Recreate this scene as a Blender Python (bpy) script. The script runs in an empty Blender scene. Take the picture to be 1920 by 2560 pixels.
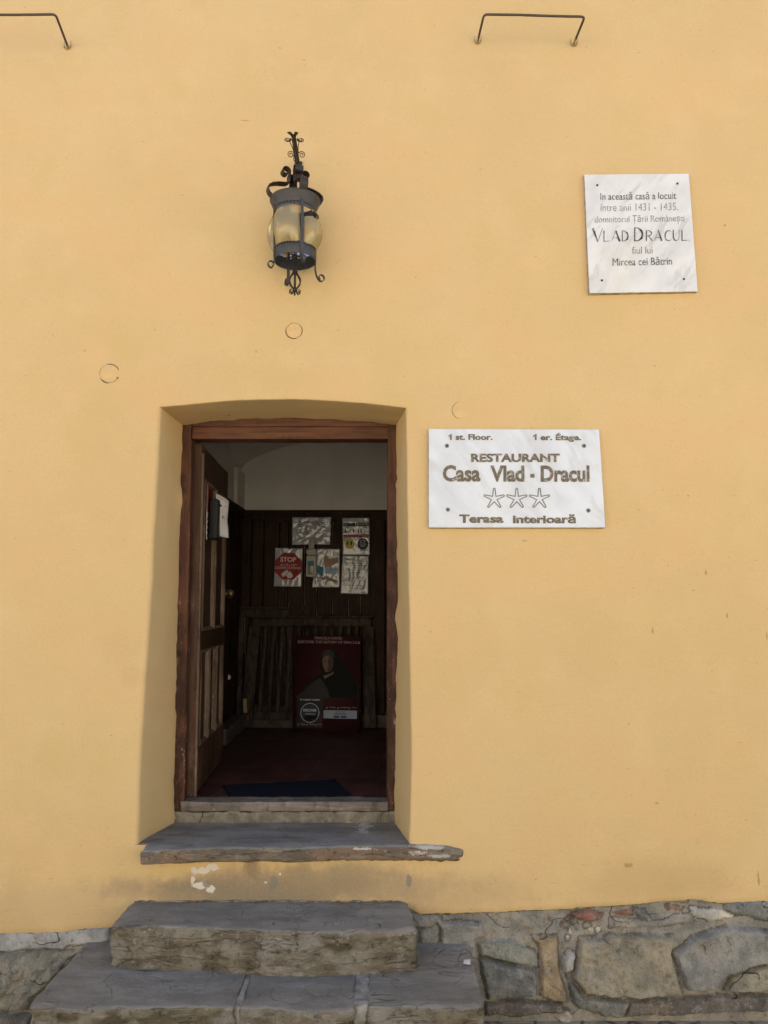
import bpy, bmesh, math, random
from mathutils import Vector, Matrix, noise
R = math.radians
random.seed(7)
S = bpy.context.scene
COL = S.collection

# ------------------------------------------------------------------ camera
F_PX, W_PX, H_PX = 1898.0, 1920.0, 2560.0
PITCH = R(6.9)
CAM = Vector((0.0, -3.75, 1.95))
cd = bpy.data.cameras.new('camera')
cam = bpy.data.objects.new('camera', cd); COL.objects.link(cam)
cd.sensor_fit = 'VERTICAL'; cd.sensor_height = 24.0; cd.lens = 24.0 * F_PX / H_PX
cd.clip_start = 0.05; cd.clip_end = 2000
cam.location = CAM; cam.rotation_euler = (R(90) + PITCH, 0, 0)
S.camera = cam

# ------------------------------------------------------------------ sky, sun, exposure
SUN_EL, SUN_AZ = R(50), R(12)          # the sun stands behind the house: its street front is in open shade, the far side of the street is lit
wd = bpy.data.worlds.new('World'); S.world = wd; wd.use_nodes = True
wn = wd.node_tree
bg = next(n for n in wn.nodes if n.type == 'BACKGROUND')
sky = wn.nodes.new('ShaderNodeTexSky'); sky.sky_type = 'NISHITA'; sky.sun_disc = False
sky.sun_elevation = SUN_EL; sky.sun_rotation = SUN_AZ
sky.air_density = 0.9; sky.dust_density = 2.2; sky.ozone_density = 0.6; sky.altitude = 350
wn.links.new(sky.outputs[0], bg.inputs[0]); bg.inputs[1].default_value = 0.08
sl = bpy.data.lights.new('sun', 'SUN'); sl.energy = 4.2; sl.angle = R(0.5); sl.color = (1.0, 0.95, 0.88)
so = bpy.data.objects.new('sun', sl); COL.objects.link(so)
sd = Vector((math.sin(SUN_AZ) * math.cos(SUN_EL), math.cos(SUN_AZ) * math.cos(SUN_EL), math.sin(SUN_EL)))
so.rotation_euler = sd.to_track_quat('Z', 'Y').to_euler(); so.location = sd * 20
vs = S.view_settings
S.display_settings.display_device = 'sRGB'
vs.view_transform = 'Standard'; vs.look = 'None'; vs.gamma = 1.0; vs.use_curve_mapping = False
vs.exposure = 2.26
S.cycles.use_denoising = True
S.cycles.max_bounces = 12; S.cycles.diffuse_bounces = 6; S.cycles.transparent_max_bounces = 16

# ------------------------------------------------------------------ helpers: points
BAT = 0.035                                    # the old wall leans back a little
def wall_y(z): return BAT * (z - 1.95)
ct, st = math.cos(PITCH), math.sin(PITCH)
def ray(px, py):
    u, v = (px - W_PX/2) / F_PX, (H_PX/2 - py) / F_PX
    return Vector((u, ct - v*st, st + v*ct))
def on_y(px, py, y): d = ray(px, py); return CAM + d * ((y - CAM.y) / d.y)
def on_z(px, py, z): d = ray(px, py); return CAM + d * ((z - CAM.z) / d.z)
def on_wall(px, py, off=0.0):                  # off: metres out of the wall, towards the street
    d = ray(px, py)
    t = (BAT*(CAM.z-1.95) - off - CAM.y) / (d.y - BAT*d.z)
    return CAM + d*t
def on_plane(px, py, p0, n):
    d = ray(px, py); return CAM + d * ((p0-CAM).dot(n) / d.dot(n))
def proj(p):
    q = Vector(p) - CAM; f = q.y*ct + q.z*st; u = q.x; v = -q.y*st + q.z*ct
    return (W_PX/2 + F_PX*u/f, H_PX/2 - F_PX*v/f)
def lerp(a, b, t): return a + (b-a)*t
def interp(pts, x):
    if x <= pts[0][0]: return pts[0][1]
    for (a, va), (b, vb) in zip(pts, pts[1:]):
        if x <= b: return lerp(va, vb, (x-a)/(b-a) if b > a else 0)
    return pts[-1][1]
def sstep(a, b, x):
    t = max(0, min(1, (x-a)/(b-a))); return t*t*(3-2*t)
def nz(x, y, z, s=1.0): return noise.noise(Vector((x*s, y*s, z*s)))
def fbm(p, s=1.0, o=4): return noise.fractal(Vector(p)*s, 1.0, 2.1, o)

# ------------------------------------------------------------------ helpers: objects
def link(name, data, parent=None, off=None):
    o = bpy.data.objects.new(name, data); COL.objects.link(o)
    if parent is not None: o.parent = parent
    return o
def base_of(parent):
    v = Vector((0, 0, 0))
    while parent is not None:
        v += parent.location; parent = parent.parent
    return v
def tag(o, label=None, cat=None, group=None, kind=None):
    if label: o['label'] = label
    if cat: o['category'] = cat
    if group: o['group'] = group
    if kind: o['kind'] = kind
    return o
def thing(name, label, cat, loc=(0, 0, 0), group=None):
    o = bpy.data.objects.new(name, None); COL.objects.link(o); o.location = loc
    o.empty_display_size = 0.05
    return tag(o, label, cat, group)
def finish(name, bm, mat, parent=None, smooth=True, local=False, auto=None):
    me = bpy.data.meshes.new(name)
    bm.normal_update()
    bm.to_mesh(me); bm.free()
    return mesh_obj(name, me, mat, parent, smooth, local, auto)
def mesh_obj(name, me, mat, parent=None, smooth=True, local=False, auto=None):
    if not local:
        b = base_of(parent)
        if b.length > 0: me.transform(Matrix.Translation(-b))
    mats = mat if isinstance(mat, (list, tuple)) else [mat]
    for m in mats: me.materials.append(m)
    if smooth: me.polygons.foreach_set('use_smooth', [True]*len(me.polygons))
    if auto is not None: me.set_sharp_from_angle(angle=R(auto))
    return link(name, me, parent)
def dup(root, loc):
    r = root.copy(); COL.objects.link(r); r.location = loc
    def rec(a, b):
        for ch in a.children:
            c = ch.copy(); COL.objects.link(c); c.parent = b; rec(ch, c)
    rec(root, r); return r

def bm_box(bm, c, size, M=None, bev=0.0, segs=2):
    r = bmesh.ops.create_cube(bm, size=1.0)
    vs_ = r['verts']
    for v in vs_:
        v.co = Vector((v.co.x*size[0], v.co.y*size[1], v.co.z*size[2]))
    if bev > 0:
        es = list({e for v in vs_ for e in v.link_edges})
        rr = bmesh.ops.bevel(bm, geom=es, offset=bev, segments=segs, profile=0.5, affect='EDGES')
        vs_ = list({v for f in rr['faces'] for v in f.verts} | {v for v in vs_ if v.is_valid})
    for v in vs_:
        p = v.co
        if M is not None: p = M @ p
        v.co = p + Vector(c)
    return vs_
def bm_quadprism(bm, quad, depth_vec, bev=0.0):
    """four corners (front), pushed by depth_vec to a back face"""
    f = [bm.verts.new(q) for q in quad]; b = [bm.verts.new(Vector(q)+depth_vec) for q in quad]
    n = len(f); fs = [bm.faces.new(f), bm.faces.new(b[::-1])]
    for i in range(n): fs.append(bm.faces.new((f[i], b[i], b[(i+1) % n], f[(i+1) % n])))
    bmesh.ops.recalc_face_normals(bm, faces=fs)
    if bev > 0:
        es = list({e for v in f for e in v.link_edges})
        bmesh.ops.bevel(bm, geom=es, offset=bev, segments=2, profile=0.5, affect='EDGES')
def frames(pts, closed=False):
    n = len(pts); T = []
    for i in range(n):
        a = pts[(i-1) % n] if (closed or i > 0) else pts[i]
        b = pts[(i+1) % n] if (closed or i < n-1) else pts[i]
        T.append((b-a).normalized())
    up = Vector((0, 0, 1)) if abs(T[0].z) < .9 else Vector((1, 0, 0))
    N = [(up - T[0]*up.dot(T[0])).normalized()]
    for i in range(1, n):
        q = N[-1] - T[i]*N[-1].dot(T[i]); N.append(q.normalized() if q.length > 1e-6 else N[-1])
    return T, N
def bm_tube(bm, pts, rad, seg=8, closed=False, cap=True):
    pts = [Vector(p) for p in pts]; T, N = frames(pts, closed); rings = []
    for i, p in enumerate(pts):
        r = rad[i] if isinstance(rad, (list, tuple)) else rad
        B = T[i].cross(N[i])
        rings.append([bm.verts.new(p + (N[i]*math.cos(2*math.pi*k/seg) + B*math.sin(2*math.pi*k/seg))*r) for k in range(seg)])
    m = len(rings)
    for i in range(m if closed else m-1):
        a, b = rings[i], rings[(i+1) % m]
        for k in range(seg): bm.faces.new((a[k], a[(k+1) % seg], b[(k+1) % seg], b[k]))
    if cap and not closed:
        bm.faces.new(rings[0][::-1]); bm.faces.new(rings[-1])
def bm_strap(bm, pts, wdir, width, thick):
    """flat iron strap: its wide side runs along wdir, its thickness lies in the plane of the curve"""
    pts = [Vector(p) for p in pts]; n = len(pts); wd_ = Vector(wdir).normalized(); rings = []
    for i in range(n):
        t = (pts[min(i+1, n-1)] - pts[max(i-1, 0)]).normalized()
        w = width[i] if isinstance(width, (list, tuple)) else width
        s = t.cross(wd_).normalized()
        a, b = wd_*w/2, s*thick/2
        rings.append([bm.verts.new(pts[i]+q) for q in (a+b, a-b, -a-b, -a+b)])
    for i in range(n-1):
        A, B = rings[i], rings[i+1]
        for k in range(4): bm.faces.new((A[k], A[(k+1) % 4], B[(k+1) % 4], B[k]))
    bm.faces.new(rings[0][::-1]); bm.faces.new(rings[-1])
def bm_lathe(bm, prof, seg=40, c=(0, 0, 0), a0=0.0, a1=2*math.pi):
    full = abs(a1-a0-2*math.pi) < 1e-6; c = Vector(c); rows = []
    m = seg if full else seg+1
    for r, z in prof:
        rows.append([bm.verts.new(c+Vector((r*math.cos(a0+(a1-a0)*k/seg), r*math.sin(a0+(a1-a0)*k/seg), z))) for k in range(m)])
    for A, B in zip(rows, rows[1:]):
        for k in range(seg): bm.faces.new((A[k], A[(k+1) % m], B[(k+1) % m], B[k]))
    return rows
def spiral(c, e1, e2, r0, r1, a0, turns, n=28):
    """points of a spiral in the plane of e1,e2"""
    c, e1, e2 = Vector(c), Vector(e1), Vector(e2); out = []
    for i in range(n+1):
        t = i/n; a = a0 + turns*2*math.pi*t; r = lerp(r0, r1, t)
        out.append(c + e1*(r*math.cos(a)) + e2*(r*math.sin(a)))
    return out
def axis_pts(L, res, r):
    n = max(2, int(round(L/res))); xs = [L*i/n for i in range(n+1)]
    xs = [x for x in xs if (x < 1e-9 or x > L-1e-9 or (x > r*1.2 and x < L-r*1.2))]
    xs += [r*.35, r, L-r, L-r*.35]
    return sorted(set(round(x, 6) for x in xs))
def rough_box(bm, L, res, r, warp, disp):
    """box of dense faces with worn rounded edges; warp(p in 0..L) -> world point; disp(p, n) -> amount along n"""
    ax = [axis_pts(L[k], res, min(r, L[k]*.45)) for k in range(3)]
    nx, ny, nz_ = [len(a)-1 for a in ax]; V = {}
    lim = [min(r, L[k]*.45) for k in range(3)]
    def vert(i, j, k):
        key = (i, j, k)
        if key in V: return V[key]
        p = Vector((ax[0][i], ax[1][j], ax[2][k]))
        c = Vector([max(lim[q], min(L[q]-lim[q], p[q])) for q in range(3)])
        d = p-c
        if d.length > 1e-9:
            nn = d.normalized(); p = c + Vector([nn[q]*lim[q] for q in range(3)])
        else: nn = Vector((0, 0, 1))
        w = warp(p); a = disp(w, nn)
        V[key] = bm.verts.new(w + nn*a); return V[key]
    def quad(a, b, c, d):
        try: bm.faces.new((vert(*a), vert(*b), vert(*c), vert(*d)))
        except ValueError: pass
    for i in range(nx):
        for j in range(ny):
            quad((i, j, 0), (i, j+1, 0), (i+1, j+1, 0), (i+1, j, 0)); quad((i, j, nz_), (i+1, j, nz_), (i+1, j+1, nz_), (i, j+1, nz_))
        for k in range(nz_):
            quad((i, 0, k), (i+1, 0, k), (i+1, 0, k+1), (i, 0, k+1)); quad((i, ny, k), (i, ny, k+1), (i+1, ny, k+1), (i+1, ny, k))
    for j in range(ny):
        for k in range(nz_):
            quad((0, j, k), (0, j, k+1), (0, j+1, k+1), (0, j+1, k)); quad((nx, j, k), (nx, j+1, k), (nx, j+1, k+1), (nx, j, k+1))

# ------------------------------------------------------------------ helpers: materials
class NT:
    def __init__(s, name):
        s.m = bpy.data.materials.new(name); s.m.use_nodes = True
        s.t = s.m.node_tree; s.n = s.t.nodes
        s.out = next(n for n in s.n if n.type == 'OUTPUT_MATERIAL')
        s.b = next(n for n in s.n if n.type == 'BSDF_PRINCIPLED')
        s.co = s.new('ShaderNodeTexCoord').outputs['Object']
    def new(s, t): return s.n.new(t)
    def put(s, sock, v):
        if isinstance(v, bpy.types.NodeSocket): s.t.links.new(v, sock)
        elif v is not None:
            if isinstance(v, (tuple, list)) and len(v) == 3 and sock.type == 'RGBA': v = (*v, 1)
            sock.default_value = v
    def map(s, sc=(1, 1, 1), rot=(0, 0, 0), loc=(0, 0, 0), v=None):
        n = s.new('ShaderNodeMapping'); s.put(n.inputs[0], v or s.co)
        n.inputs['Scale'].default_value = sc; n.inputs['Rotation'].default_value = rot; n.inputs['Location'].default_value = loc
        return n.outputs[0]
    def noise(s, sc, det=4, rough=.55, v=None, dist=0.0):
        n = s.new('ShaderNodeTexNoise'); s.put(n.inputs['Vector'], v or s.co)
        n.inputs['Scale'].default_value = sc; n.inputs['Detail'].default_value = det
        n.inputs['Roughness'].default_value = rough; n.inputs['Distortion'].default_value = dist
        return n.outputs['Fac']
    def vor(s, sc, v=None, feat='F1', rnd=1.0, out='Distance'):
        n = s.new('ShaderNodeTexVoronoi'); n.feature = feat; s.put(n.inputs['Vector'], v or s.co)
        n.inputs['Scale'].default_value = sc; n.inputs['Randomness'].default_value = rnd
        return n.outputs[out]
    def rng(s, x, a, b, c=0.0, d=1.0, smooth=True):
        n = s.new('ShaderNodeMapRange'); n.interpolation_type = 'SMOOTHSTEP' if smooth else 'LINEAR'
        s.put(n.inputs[0], x)
        for k, v in zip((1, 2, 3, 4), (a, b, c, d)): n.inputs[k].default_value = v
        return n.outputs[0]
    def math(s, op, a, b=None, clamp=False):
        n = s.new('ShaderNodeMath'); n.operation = op; n.use_clamp = clamp
        s.put(n.inputs[0], a); s.put(n.inputs[1], b); return n.outputs[0]
    def vmath(s, op, a, b=None):
        n = s.new('ShaderNodeVectorMath'); n.operation = op; s.put(n.inputs[0], a); s.put(n.inputs[1], b)
        return n.outputs['Value' if op in ('LENGTH', 'DISTANCE', 'DOT_PRODUCT') else 'Vector']
    def mix(s, f, a, b, mode='MIX'):
        n = s.new('ShaderNodeMix'); n.data_type = 'RGBA'; n.blend_type = mode; n.clamp_factor = True
        s.put(n.inputs[0], f); s.put(n.inputs[6], a); s.put(n.inputs[7], b); return n.outputs[2]
    def sep(s, v=None):
        n = s.new('ShaderNodeSeparateXYZ'); s.put(n.inputs[0], v or s.co); return n.outputs
    def normal_z(s):
        g = s.new('ShaderNodeNewGeometry'); return s.sep(g.outputs['Normal'])[2]
    def blob(s, p, r, wob=None, edge=.25):
        """1 inside an uneven patch of radii r around p"""
        q = s.vmath('SUBTRACT', s.co, Vector(p)); q = s.vmath('DIVIDE', q, Vector(r))
        d = s.vmath('LENGTH', q)
        if wob is not None: d = s.math('ADD', d, wob)
        return s.rng(d, 1.0+edge, 1.0-edge, 0, 1)
    def bump(s, h, strength=.5, dist=.01, nrm=None):
        n = s.new('ShaderNodeBump'); n.inputs['Strength'].default_value = strength; n.inputs['Distance'].default_value = dist
        s.put(n.inputs['Height'], h); s.put(n.inputs['Normal'], nrm); return n.outputs[0]
    def done(s, col=None, rough=.7, nrm=None, metal=0.0, spec=.5, **kw):
        s.put(s.b.inputs['Base Color'], col); s.put(s.b.inputs['Roughness'], rough); s.put(s.b.inputs['Normal'], nrm)
        s.put(s.b.inputs['Metallic'], metal); s.put(s.b.inputs['Specular IOR Level'], spec)
        for k, v in kw.items(): s.put(s.b.inputs[k], v)
        return s.m
def flat(name, col, rough=.7, metal=0.0, var=.12, sc=30, spec=.4):
    t = NT(name); n = t.noise(sc, 4)
    c = t.mix(t.rng(n, .3, .7), tuple(x*(1-var) for x in col), tuple(min(1, x*(1+var)) for x in col))
    return t.done(c, rough, t.bump(n, .1, .002), metal, spec)

# --- plaster of the street wall
def make_plaster():
    t = NT('yellow_plaster')
    big, mid, fine = t.noise(.9, 3), t.noise(4.5, 5), t.noise(60, 4)
    brush = t.noise(9, 6, .65, t.map((1, 1, 4.5)))
    base = t.mix(t.rng(big, .3, .7), (.585, .430, .202), (.625, .462, .226))
    base = t.mix(t.math('MULTIPLY', t.rng(mid, .45, .72), .55), base, (.640, .480, .238))
    base = t.mix(t.math('MULTIPLY', t.rng(brush, .52, .78), .22), base, (.56, .37, .16))
    z = t.sep()[2]; x = t.sep()[0]
    base = t.mix(t.math('MULTIPLY', t.rng(t.noise(1.7, 4, .6, t.map((1, 1, 1.4), loc=(8, 1, 3))), .48, .66), .55), base, (.635, .436, .208))
    base = t.mix(t.math('MULTIPLY', t.rng(t.noise(2.3, 5, .6, t.map((1.3, 1, 1), loc=(2, 6, 9))), .52, .70), .50), base, (.570, .432, .185))
    wob = t.rng(t.noise(7, 6, .7), .2, .8, -.55, .55, False)
    # low grime above the plinth and between sill and step
    g = t.math('MULTIPLY', t.rng(z, .95, .45), t.rng(t.noise(3.2, 6, .65), .42, .68))
    base = t.mix(t.math('MULTIPLY', g, .40), base, (.40, .285, .135))
    lines = t.math('MULTIPLY', t.rng(t.noise(14, 5, .7, t.map((1, 1, 3.2))), .60, .72), t.rng(z, 1.35, .5))
    base = t.mix(t.math('MULTIPLY', lines, .45), base, (.34, .26, .14))
    def smear(px, py, rx, rz, col, amt, edge=.5):
        nonlocal base
        p = on_wall(px, py)
        base = t.mix(t.math('MULTIPLY', t.blob(p, (rx, .5, rz), wob, edge), amt), base, col)
    smear(690, 2222, .66, .080, (.28, .215, .130), .85)
    smear(560, 2236, .46, .06, (.21, .175, .12), .75)
    smear(850, 2195, .30, .07, (.27, .21, .125), .7)
    smear(630, 2172, .035, .05, (.16, .13, .09), .65)
    smear(1120, 2230, .35, .08, (.42, .31, .17), .5)
    smear(200, 2270, .45, .10, (.50, .37, .20), .5)
    smear(300, 1620, .10, .08, (.45, .32, .14), .16)
    smear(330, 1690, .05, .05, (.40, .28, .13), .18)
    smear(1640, 2200, .30, .10, (.48, .34, .16), .45)
    gr = t.noise(150, 5, .7); tr = t.noise(11, 8, .78, t.map((1, 1, 5), (0, R(7), 0)))
    base = t.mix(t.math('MULTIPLY', t.rng(gr, .50, .68), .16), base, (.40, .28, .12))
    base = t.mix(t.math('MULTIPLY', t.rng(gr, .50, .34), .14), base, (.78, .62, .38))
    base = t.mix(t.math('MULTIPLY', t.math('MULTIPLY', t.rng(tr, .60, .70), t.rng(big, .40, .60)), .28), base, (.45, .32, .14))
    # specks, nicks
    vp = t.map((1, 1, 1.7))
    wv = t.vmath('ADD', vp, t.vmath('MULTIPLY', _nc(t, 22), Vector((.045, .045, .045))))
    for sc, thr, rr, amt in ((2.6, .55, .032, .75), (7.0, .62, .048, .6), (17, .74, .10, .45)):
        n = t.new('ShaderNodeTexVoronoi'); t.put(n.inputs['Vector'], wv); n.inputs['Scale'].default_value = sc
        pick = t.math('GREATER_THAN', t.sep(n.outputs['Color'])[0], thr)
        sp = t.math('MULTIPLY', t.rng(n.outputs['Distance'], rr, rr*.35), pick)
        base = t.mix(t.math('MULTIPLY', sp, amt), base, (.20, .145, .065))
    # bare spots where the paint has come off
    wob0 = wob; wob = t.rng(t.noise(30, 6, .75), .25, .75, -.9, .9, False)
    bare = None
    for px, py, rx, rz in ((503, 2176, .040, .014), (532, 2168, .028, .016), (500, 2214, .034, .018), (526, 2222, .022, .016), (482, 2200, .010, .014), (664, 2206, .007, .004), (700, 2185, .006, .008)):
        b = t.blob(on_wall(px, py), (rx, .5, rz), wob, .12)
        bare = b if bare is None else t.math('MAXIMUM', bare, b)
    base = t.mix(bare, base, (.60, .56, .48))
    gry = None
    for px, py, rx, rz in ((684, 2203, .022, .030), (516, 2211, .018, .014), (1022, 2200, .010, .03), (1000, 2290, .02, .012)):
        b = t.blob(on_wall(px, py), (rx, .5, rz), wob, .12)
        gry = b if gry is None else t.math('MAXIMUM', gry, b)
    base = t.mix(t.math('MULTIPLY', gry, .8), base, (.20, .185, .165))
    wob = t.rng(t.noise(45, 5, .7), .25, .75, -.8, .8, False)
    # scratches of individual shape
    for px, py, rx, rz in ((1570, 2163, .020, .009), (1897, 2200, .005, .030), (1640, 2008, .010, .004), (1765, 1430, .005, .012), (1632, 1578, .004, .014), (1818, 1540, .004, .012), (1917, 1590, .005, .014), (1310, 1352, .012, .003), (640, 880, .004, .006), (212, 877, .008, .003), (700, 120, .012, .004), (610, 300, .02, .003), (760, 150, .008, .004), (1340, 640, .006, .003)):
        base = t.mix(t.math('MULTIPLY', t.blob(on_wall(px, py), (rx, .5, rz), wob, .3), .6), base, (.26, .19, .08))
    h = t.math('ADD', t.math('MULTIPLY', fine, .30), t.math('MULTIPLY', brush, .35))
    h = t.math('ADD', h, t.math('MULTIPLY', mid, .8))
    h = t.math('SUBTRACT', h, t.math('MULTIPLY', bare, .5))
    return t.done(base, .88, t.bump(h, .20, .010), spec=.2)
def _nc(t, sc):
    n = t.new('ShaderNodeTexNoise'); t.put(n.inputs['Vector'], t.co); n.inputs['Scale'].default_value = sc; n.inputs['Detail'].default_value = 4
    return t.vmath('SUBTRACT', n.outputs['Color'], Vector((.5, .5, .5)))
M_PLASTER = make_plaster()

def make_stone(name, top_a, top_b, side_a, side_b, side_c, splash=()):
    t = NT(name)
    w = t.vmath('ADD', t.co, t.vmath('MULTIPLY', _nc(t, 5), Vector((.12, .12, .03))))
    lay = t.noise(6, 7, .62, t.map((1, 1, 3.4), v=w))
    mid, fine, gr = t.noise(7, 6, .62), t.noise(42, 6, .7), t.noise(160, 3, .6)
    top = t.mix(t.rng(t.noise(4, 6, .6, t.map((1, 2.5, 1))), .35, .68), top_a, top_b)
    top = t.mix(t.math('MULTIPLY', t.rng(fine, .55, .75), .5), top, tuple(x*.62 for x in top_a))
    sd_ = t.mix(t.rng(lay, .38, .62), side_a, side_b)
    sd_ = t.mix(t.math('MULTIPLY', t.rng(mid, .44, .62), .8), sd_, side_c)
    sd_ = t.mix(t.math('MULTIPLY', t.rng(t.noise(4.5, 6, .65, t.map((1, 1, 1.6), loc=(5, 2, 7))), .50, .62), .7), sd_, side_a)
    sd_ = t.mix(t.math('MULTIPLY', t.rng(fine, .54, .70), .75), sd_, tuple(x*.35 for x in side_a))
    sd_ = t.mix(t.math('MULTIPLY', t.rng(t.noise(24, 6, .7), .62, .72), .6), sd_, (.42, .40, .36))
    seam = t.math('ABSOLUTE', t.math('SUBTRACT', t.noise(3.2, 3, .5, t.map((1, 1, 6), v=w)), .5))
    sd_ = t.mix(t.math('MULTIPLY', t.rng(seam, .010, .002), .5), sd_, (.035, .03, .02))
    seam2 = t.math('ABSOLUTE', t.math('SUBTRACT', t.noise(2.3, 4, .55, t.map((1, 1, 8, ), loc=(3, 1, 5), v=w)), .47))
    sd_ = t.mix(t.math('MULTIPLY', t.rng(seam2, .012, .003), .32), sd_, (.36, .34, .27))
    crk = t.math('ABSOLUTE', t.math('SUBTRACT', t.noise(1.7, 2.5, .5, t.map((1, 4.5, 1), loc=(1, 7, 2))), .5))
    crk = t.math('MULTIPLY', t.rng(crk, .008, .001), t.rng(t.noise(3.5, 3, .6, t.map((1, 1, 1), loc=(9, 3, 1))), .54, .60))
    top = t.mix(t.math('MULTIPLY', crk, .6), top, (.06, .06, .057))
    top = t.mix(t.math('MULTIPLY', t.rng(t.noise(13, 7, .72), .60, .70), .35), top, (.30, .29, .265))
    top = t.mix(t.math('MULTIPLY', t.rng(t.noise(5, 6, .7, t.map((1, 1.8, 1), loc=(4, 4, 4))), .56, .70), .45), top, tuple(x*.55 for x in top_a))
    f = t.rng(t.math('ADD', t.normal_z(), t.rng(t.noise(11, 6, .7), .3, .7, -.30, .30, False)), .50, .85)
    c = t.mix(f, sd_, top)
    c = t.mix(t.math('MULTIPLY', t.rng(gr, .6, .75), .35), c, (.03, .03, .03))
    wb = t.rng(t.noise(32, 6, .78), .25, .75, -1.1, 1.1, False)
    for (px, py, rx, rz) in splash:
        c = t.mix(t.math('MULTIPLY', t.blob(on_wall(px, py, .03), (rx, .5, rz), wb, .15), .85), c, (.50, .49, .46))
    h = t.math('ADD', t.math('MULTIPLY', fine, .8), t.math('ADD', t.math('MULTIPLY', gr, .25), t.math('MULTIPLY', lay, .8)))
    h = t.math('SUBTRACT', h, t.math('MULTIPLY', t.math('ADD', t.rng(seam, .010, .002), crk), .5))
    return t.done(c, t.rng(f, 0, 1, .92, .78), t.bump(h, .8, .014), spec=.2)
M_STEP = make_stone('worn_step_stone', (.186, .178, .150), (.268, .256, .220), (.092, .080, .053), (.185, .164, .118), (.250, .238, .200))
M_LEDGE = make_stone('ledge_stone', (.178, .172, .148), (.290, .280, .245), (.125, .106, .080), (.225, .190, .140), (.21, .14, .09), ((1075, 2118, .07, .010), (1045, 2132, .035, .012), (1100, 2140, .06, .008), (905, 2122, .05, .006)))
M_MORTAR = flat('pale_mortar', (.235, .228, .200), .95, var=.4, sc=22)
def make_riser():
    t = NT('cracked_riser_stone'); w = t.vmath('ADD', t.co, t.vmath('MULTIPLY', _nc(t, 14), Vector((.09, .09, .05))))
    cr = t.rng(t.vor(6.5, w, 'DISTANCE_TO_EDGE'), .004, .022); n, f = t.noise(12, 6, .65), t.noise(50, 6, .7)
    cr = t.math('MAXIMUM', cr, t.rng(t.noise(4, 3), .45, .55))
    c = t.mix(t.rng(n, .35, .65), (.150, .140, .105), (.270, .250, .195)); c = t.mix(t.math('MULTIPLY', t.rng(f, .53, .7), .7), c, (.09, .08, .06))
    c = t.mix(cr, (.035, .03, .024), c)
    return t.done(c, .93, t.bump(t.math('ADD', cr, t.math('MULTIPLY', f, .7)), .6, .008), spec=.2)
M_RISER = make_riser()
def make_masonry():
    t = NT('plinth_masonry')
    a = t.new('ShaderNodeAttribute'); a.attribute_name = 'tint'; a.attribute_type = 'GEOMETRY'
    mid, fine, gr = t.noise(9, 7, .68), t.noise(45, 6, .7), t.noise(170, 3, .6)
    c = t.mix(t.rng(mid, .36, .66), t.mix(1, a.outputs['Color'], (.72, .74, .72), 'MULTIPLY'), t.mix(1, a.outputs['Color'], (1.30, 1.26, 1.16), 'MULTIPLY'))
    c = t.mix(t.math('MULTIPLY', t.rng(t.noise(7, 8, .78, t.map((1, 1, 1), loc=(2, 5, 1))), .57, .64), .50), c, (.27, .195, .115))
    c = t.mix(t.math('MULTIPLY', t.rng(t.noise(14, 10, .82), .53, .60), .60), c, (.33, .32, .275))
    cr = t.math('ABSOLUTE', t.math('SUBTRACT', t.noise(3.0, 2.5, .5, t.map((1, 1, 1.7), loc=(6, 2, 8))), .5))
    cr = t.math('MULTIPLY', t.rng(cr, .006, .001), t.rng(t.noise(4, 2), .53, .58))
    c = t.mix(t.math('MULTIPLY', cr, .75), c, (.04, .036, .03))
    c = t.mix(t.math('MULTIPLY', t.rng(t.noise(22, 9, .80), .55, .63), .70), c, t.mix(1, c, (.35, .33, .30), 'MULTIPLY'))
    c = t.mix(t.math('MULTIPLY', t.rng(gr, .56, .68), .5), c, (.05, .048, .042))
    c = t.mix(t.math('MULTIPLY', t.rng(t.noise(95, 6, .75, t.map((1, 1, 1), loc=(3, 3, 3))), .55, .68), .55), c, (.40, .385, .34))
    h = t.math('ADD', t.math('MULTIPLY', fine, .7), t.math('ADD', t.math('MULTIPLY', gr, .2), mid))
    return t.done(c, .95, t.bump(t.math('SUBTRACT', h, cr), .9, .016), spec=.18)
M_MASON = make_masonry()

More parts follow.
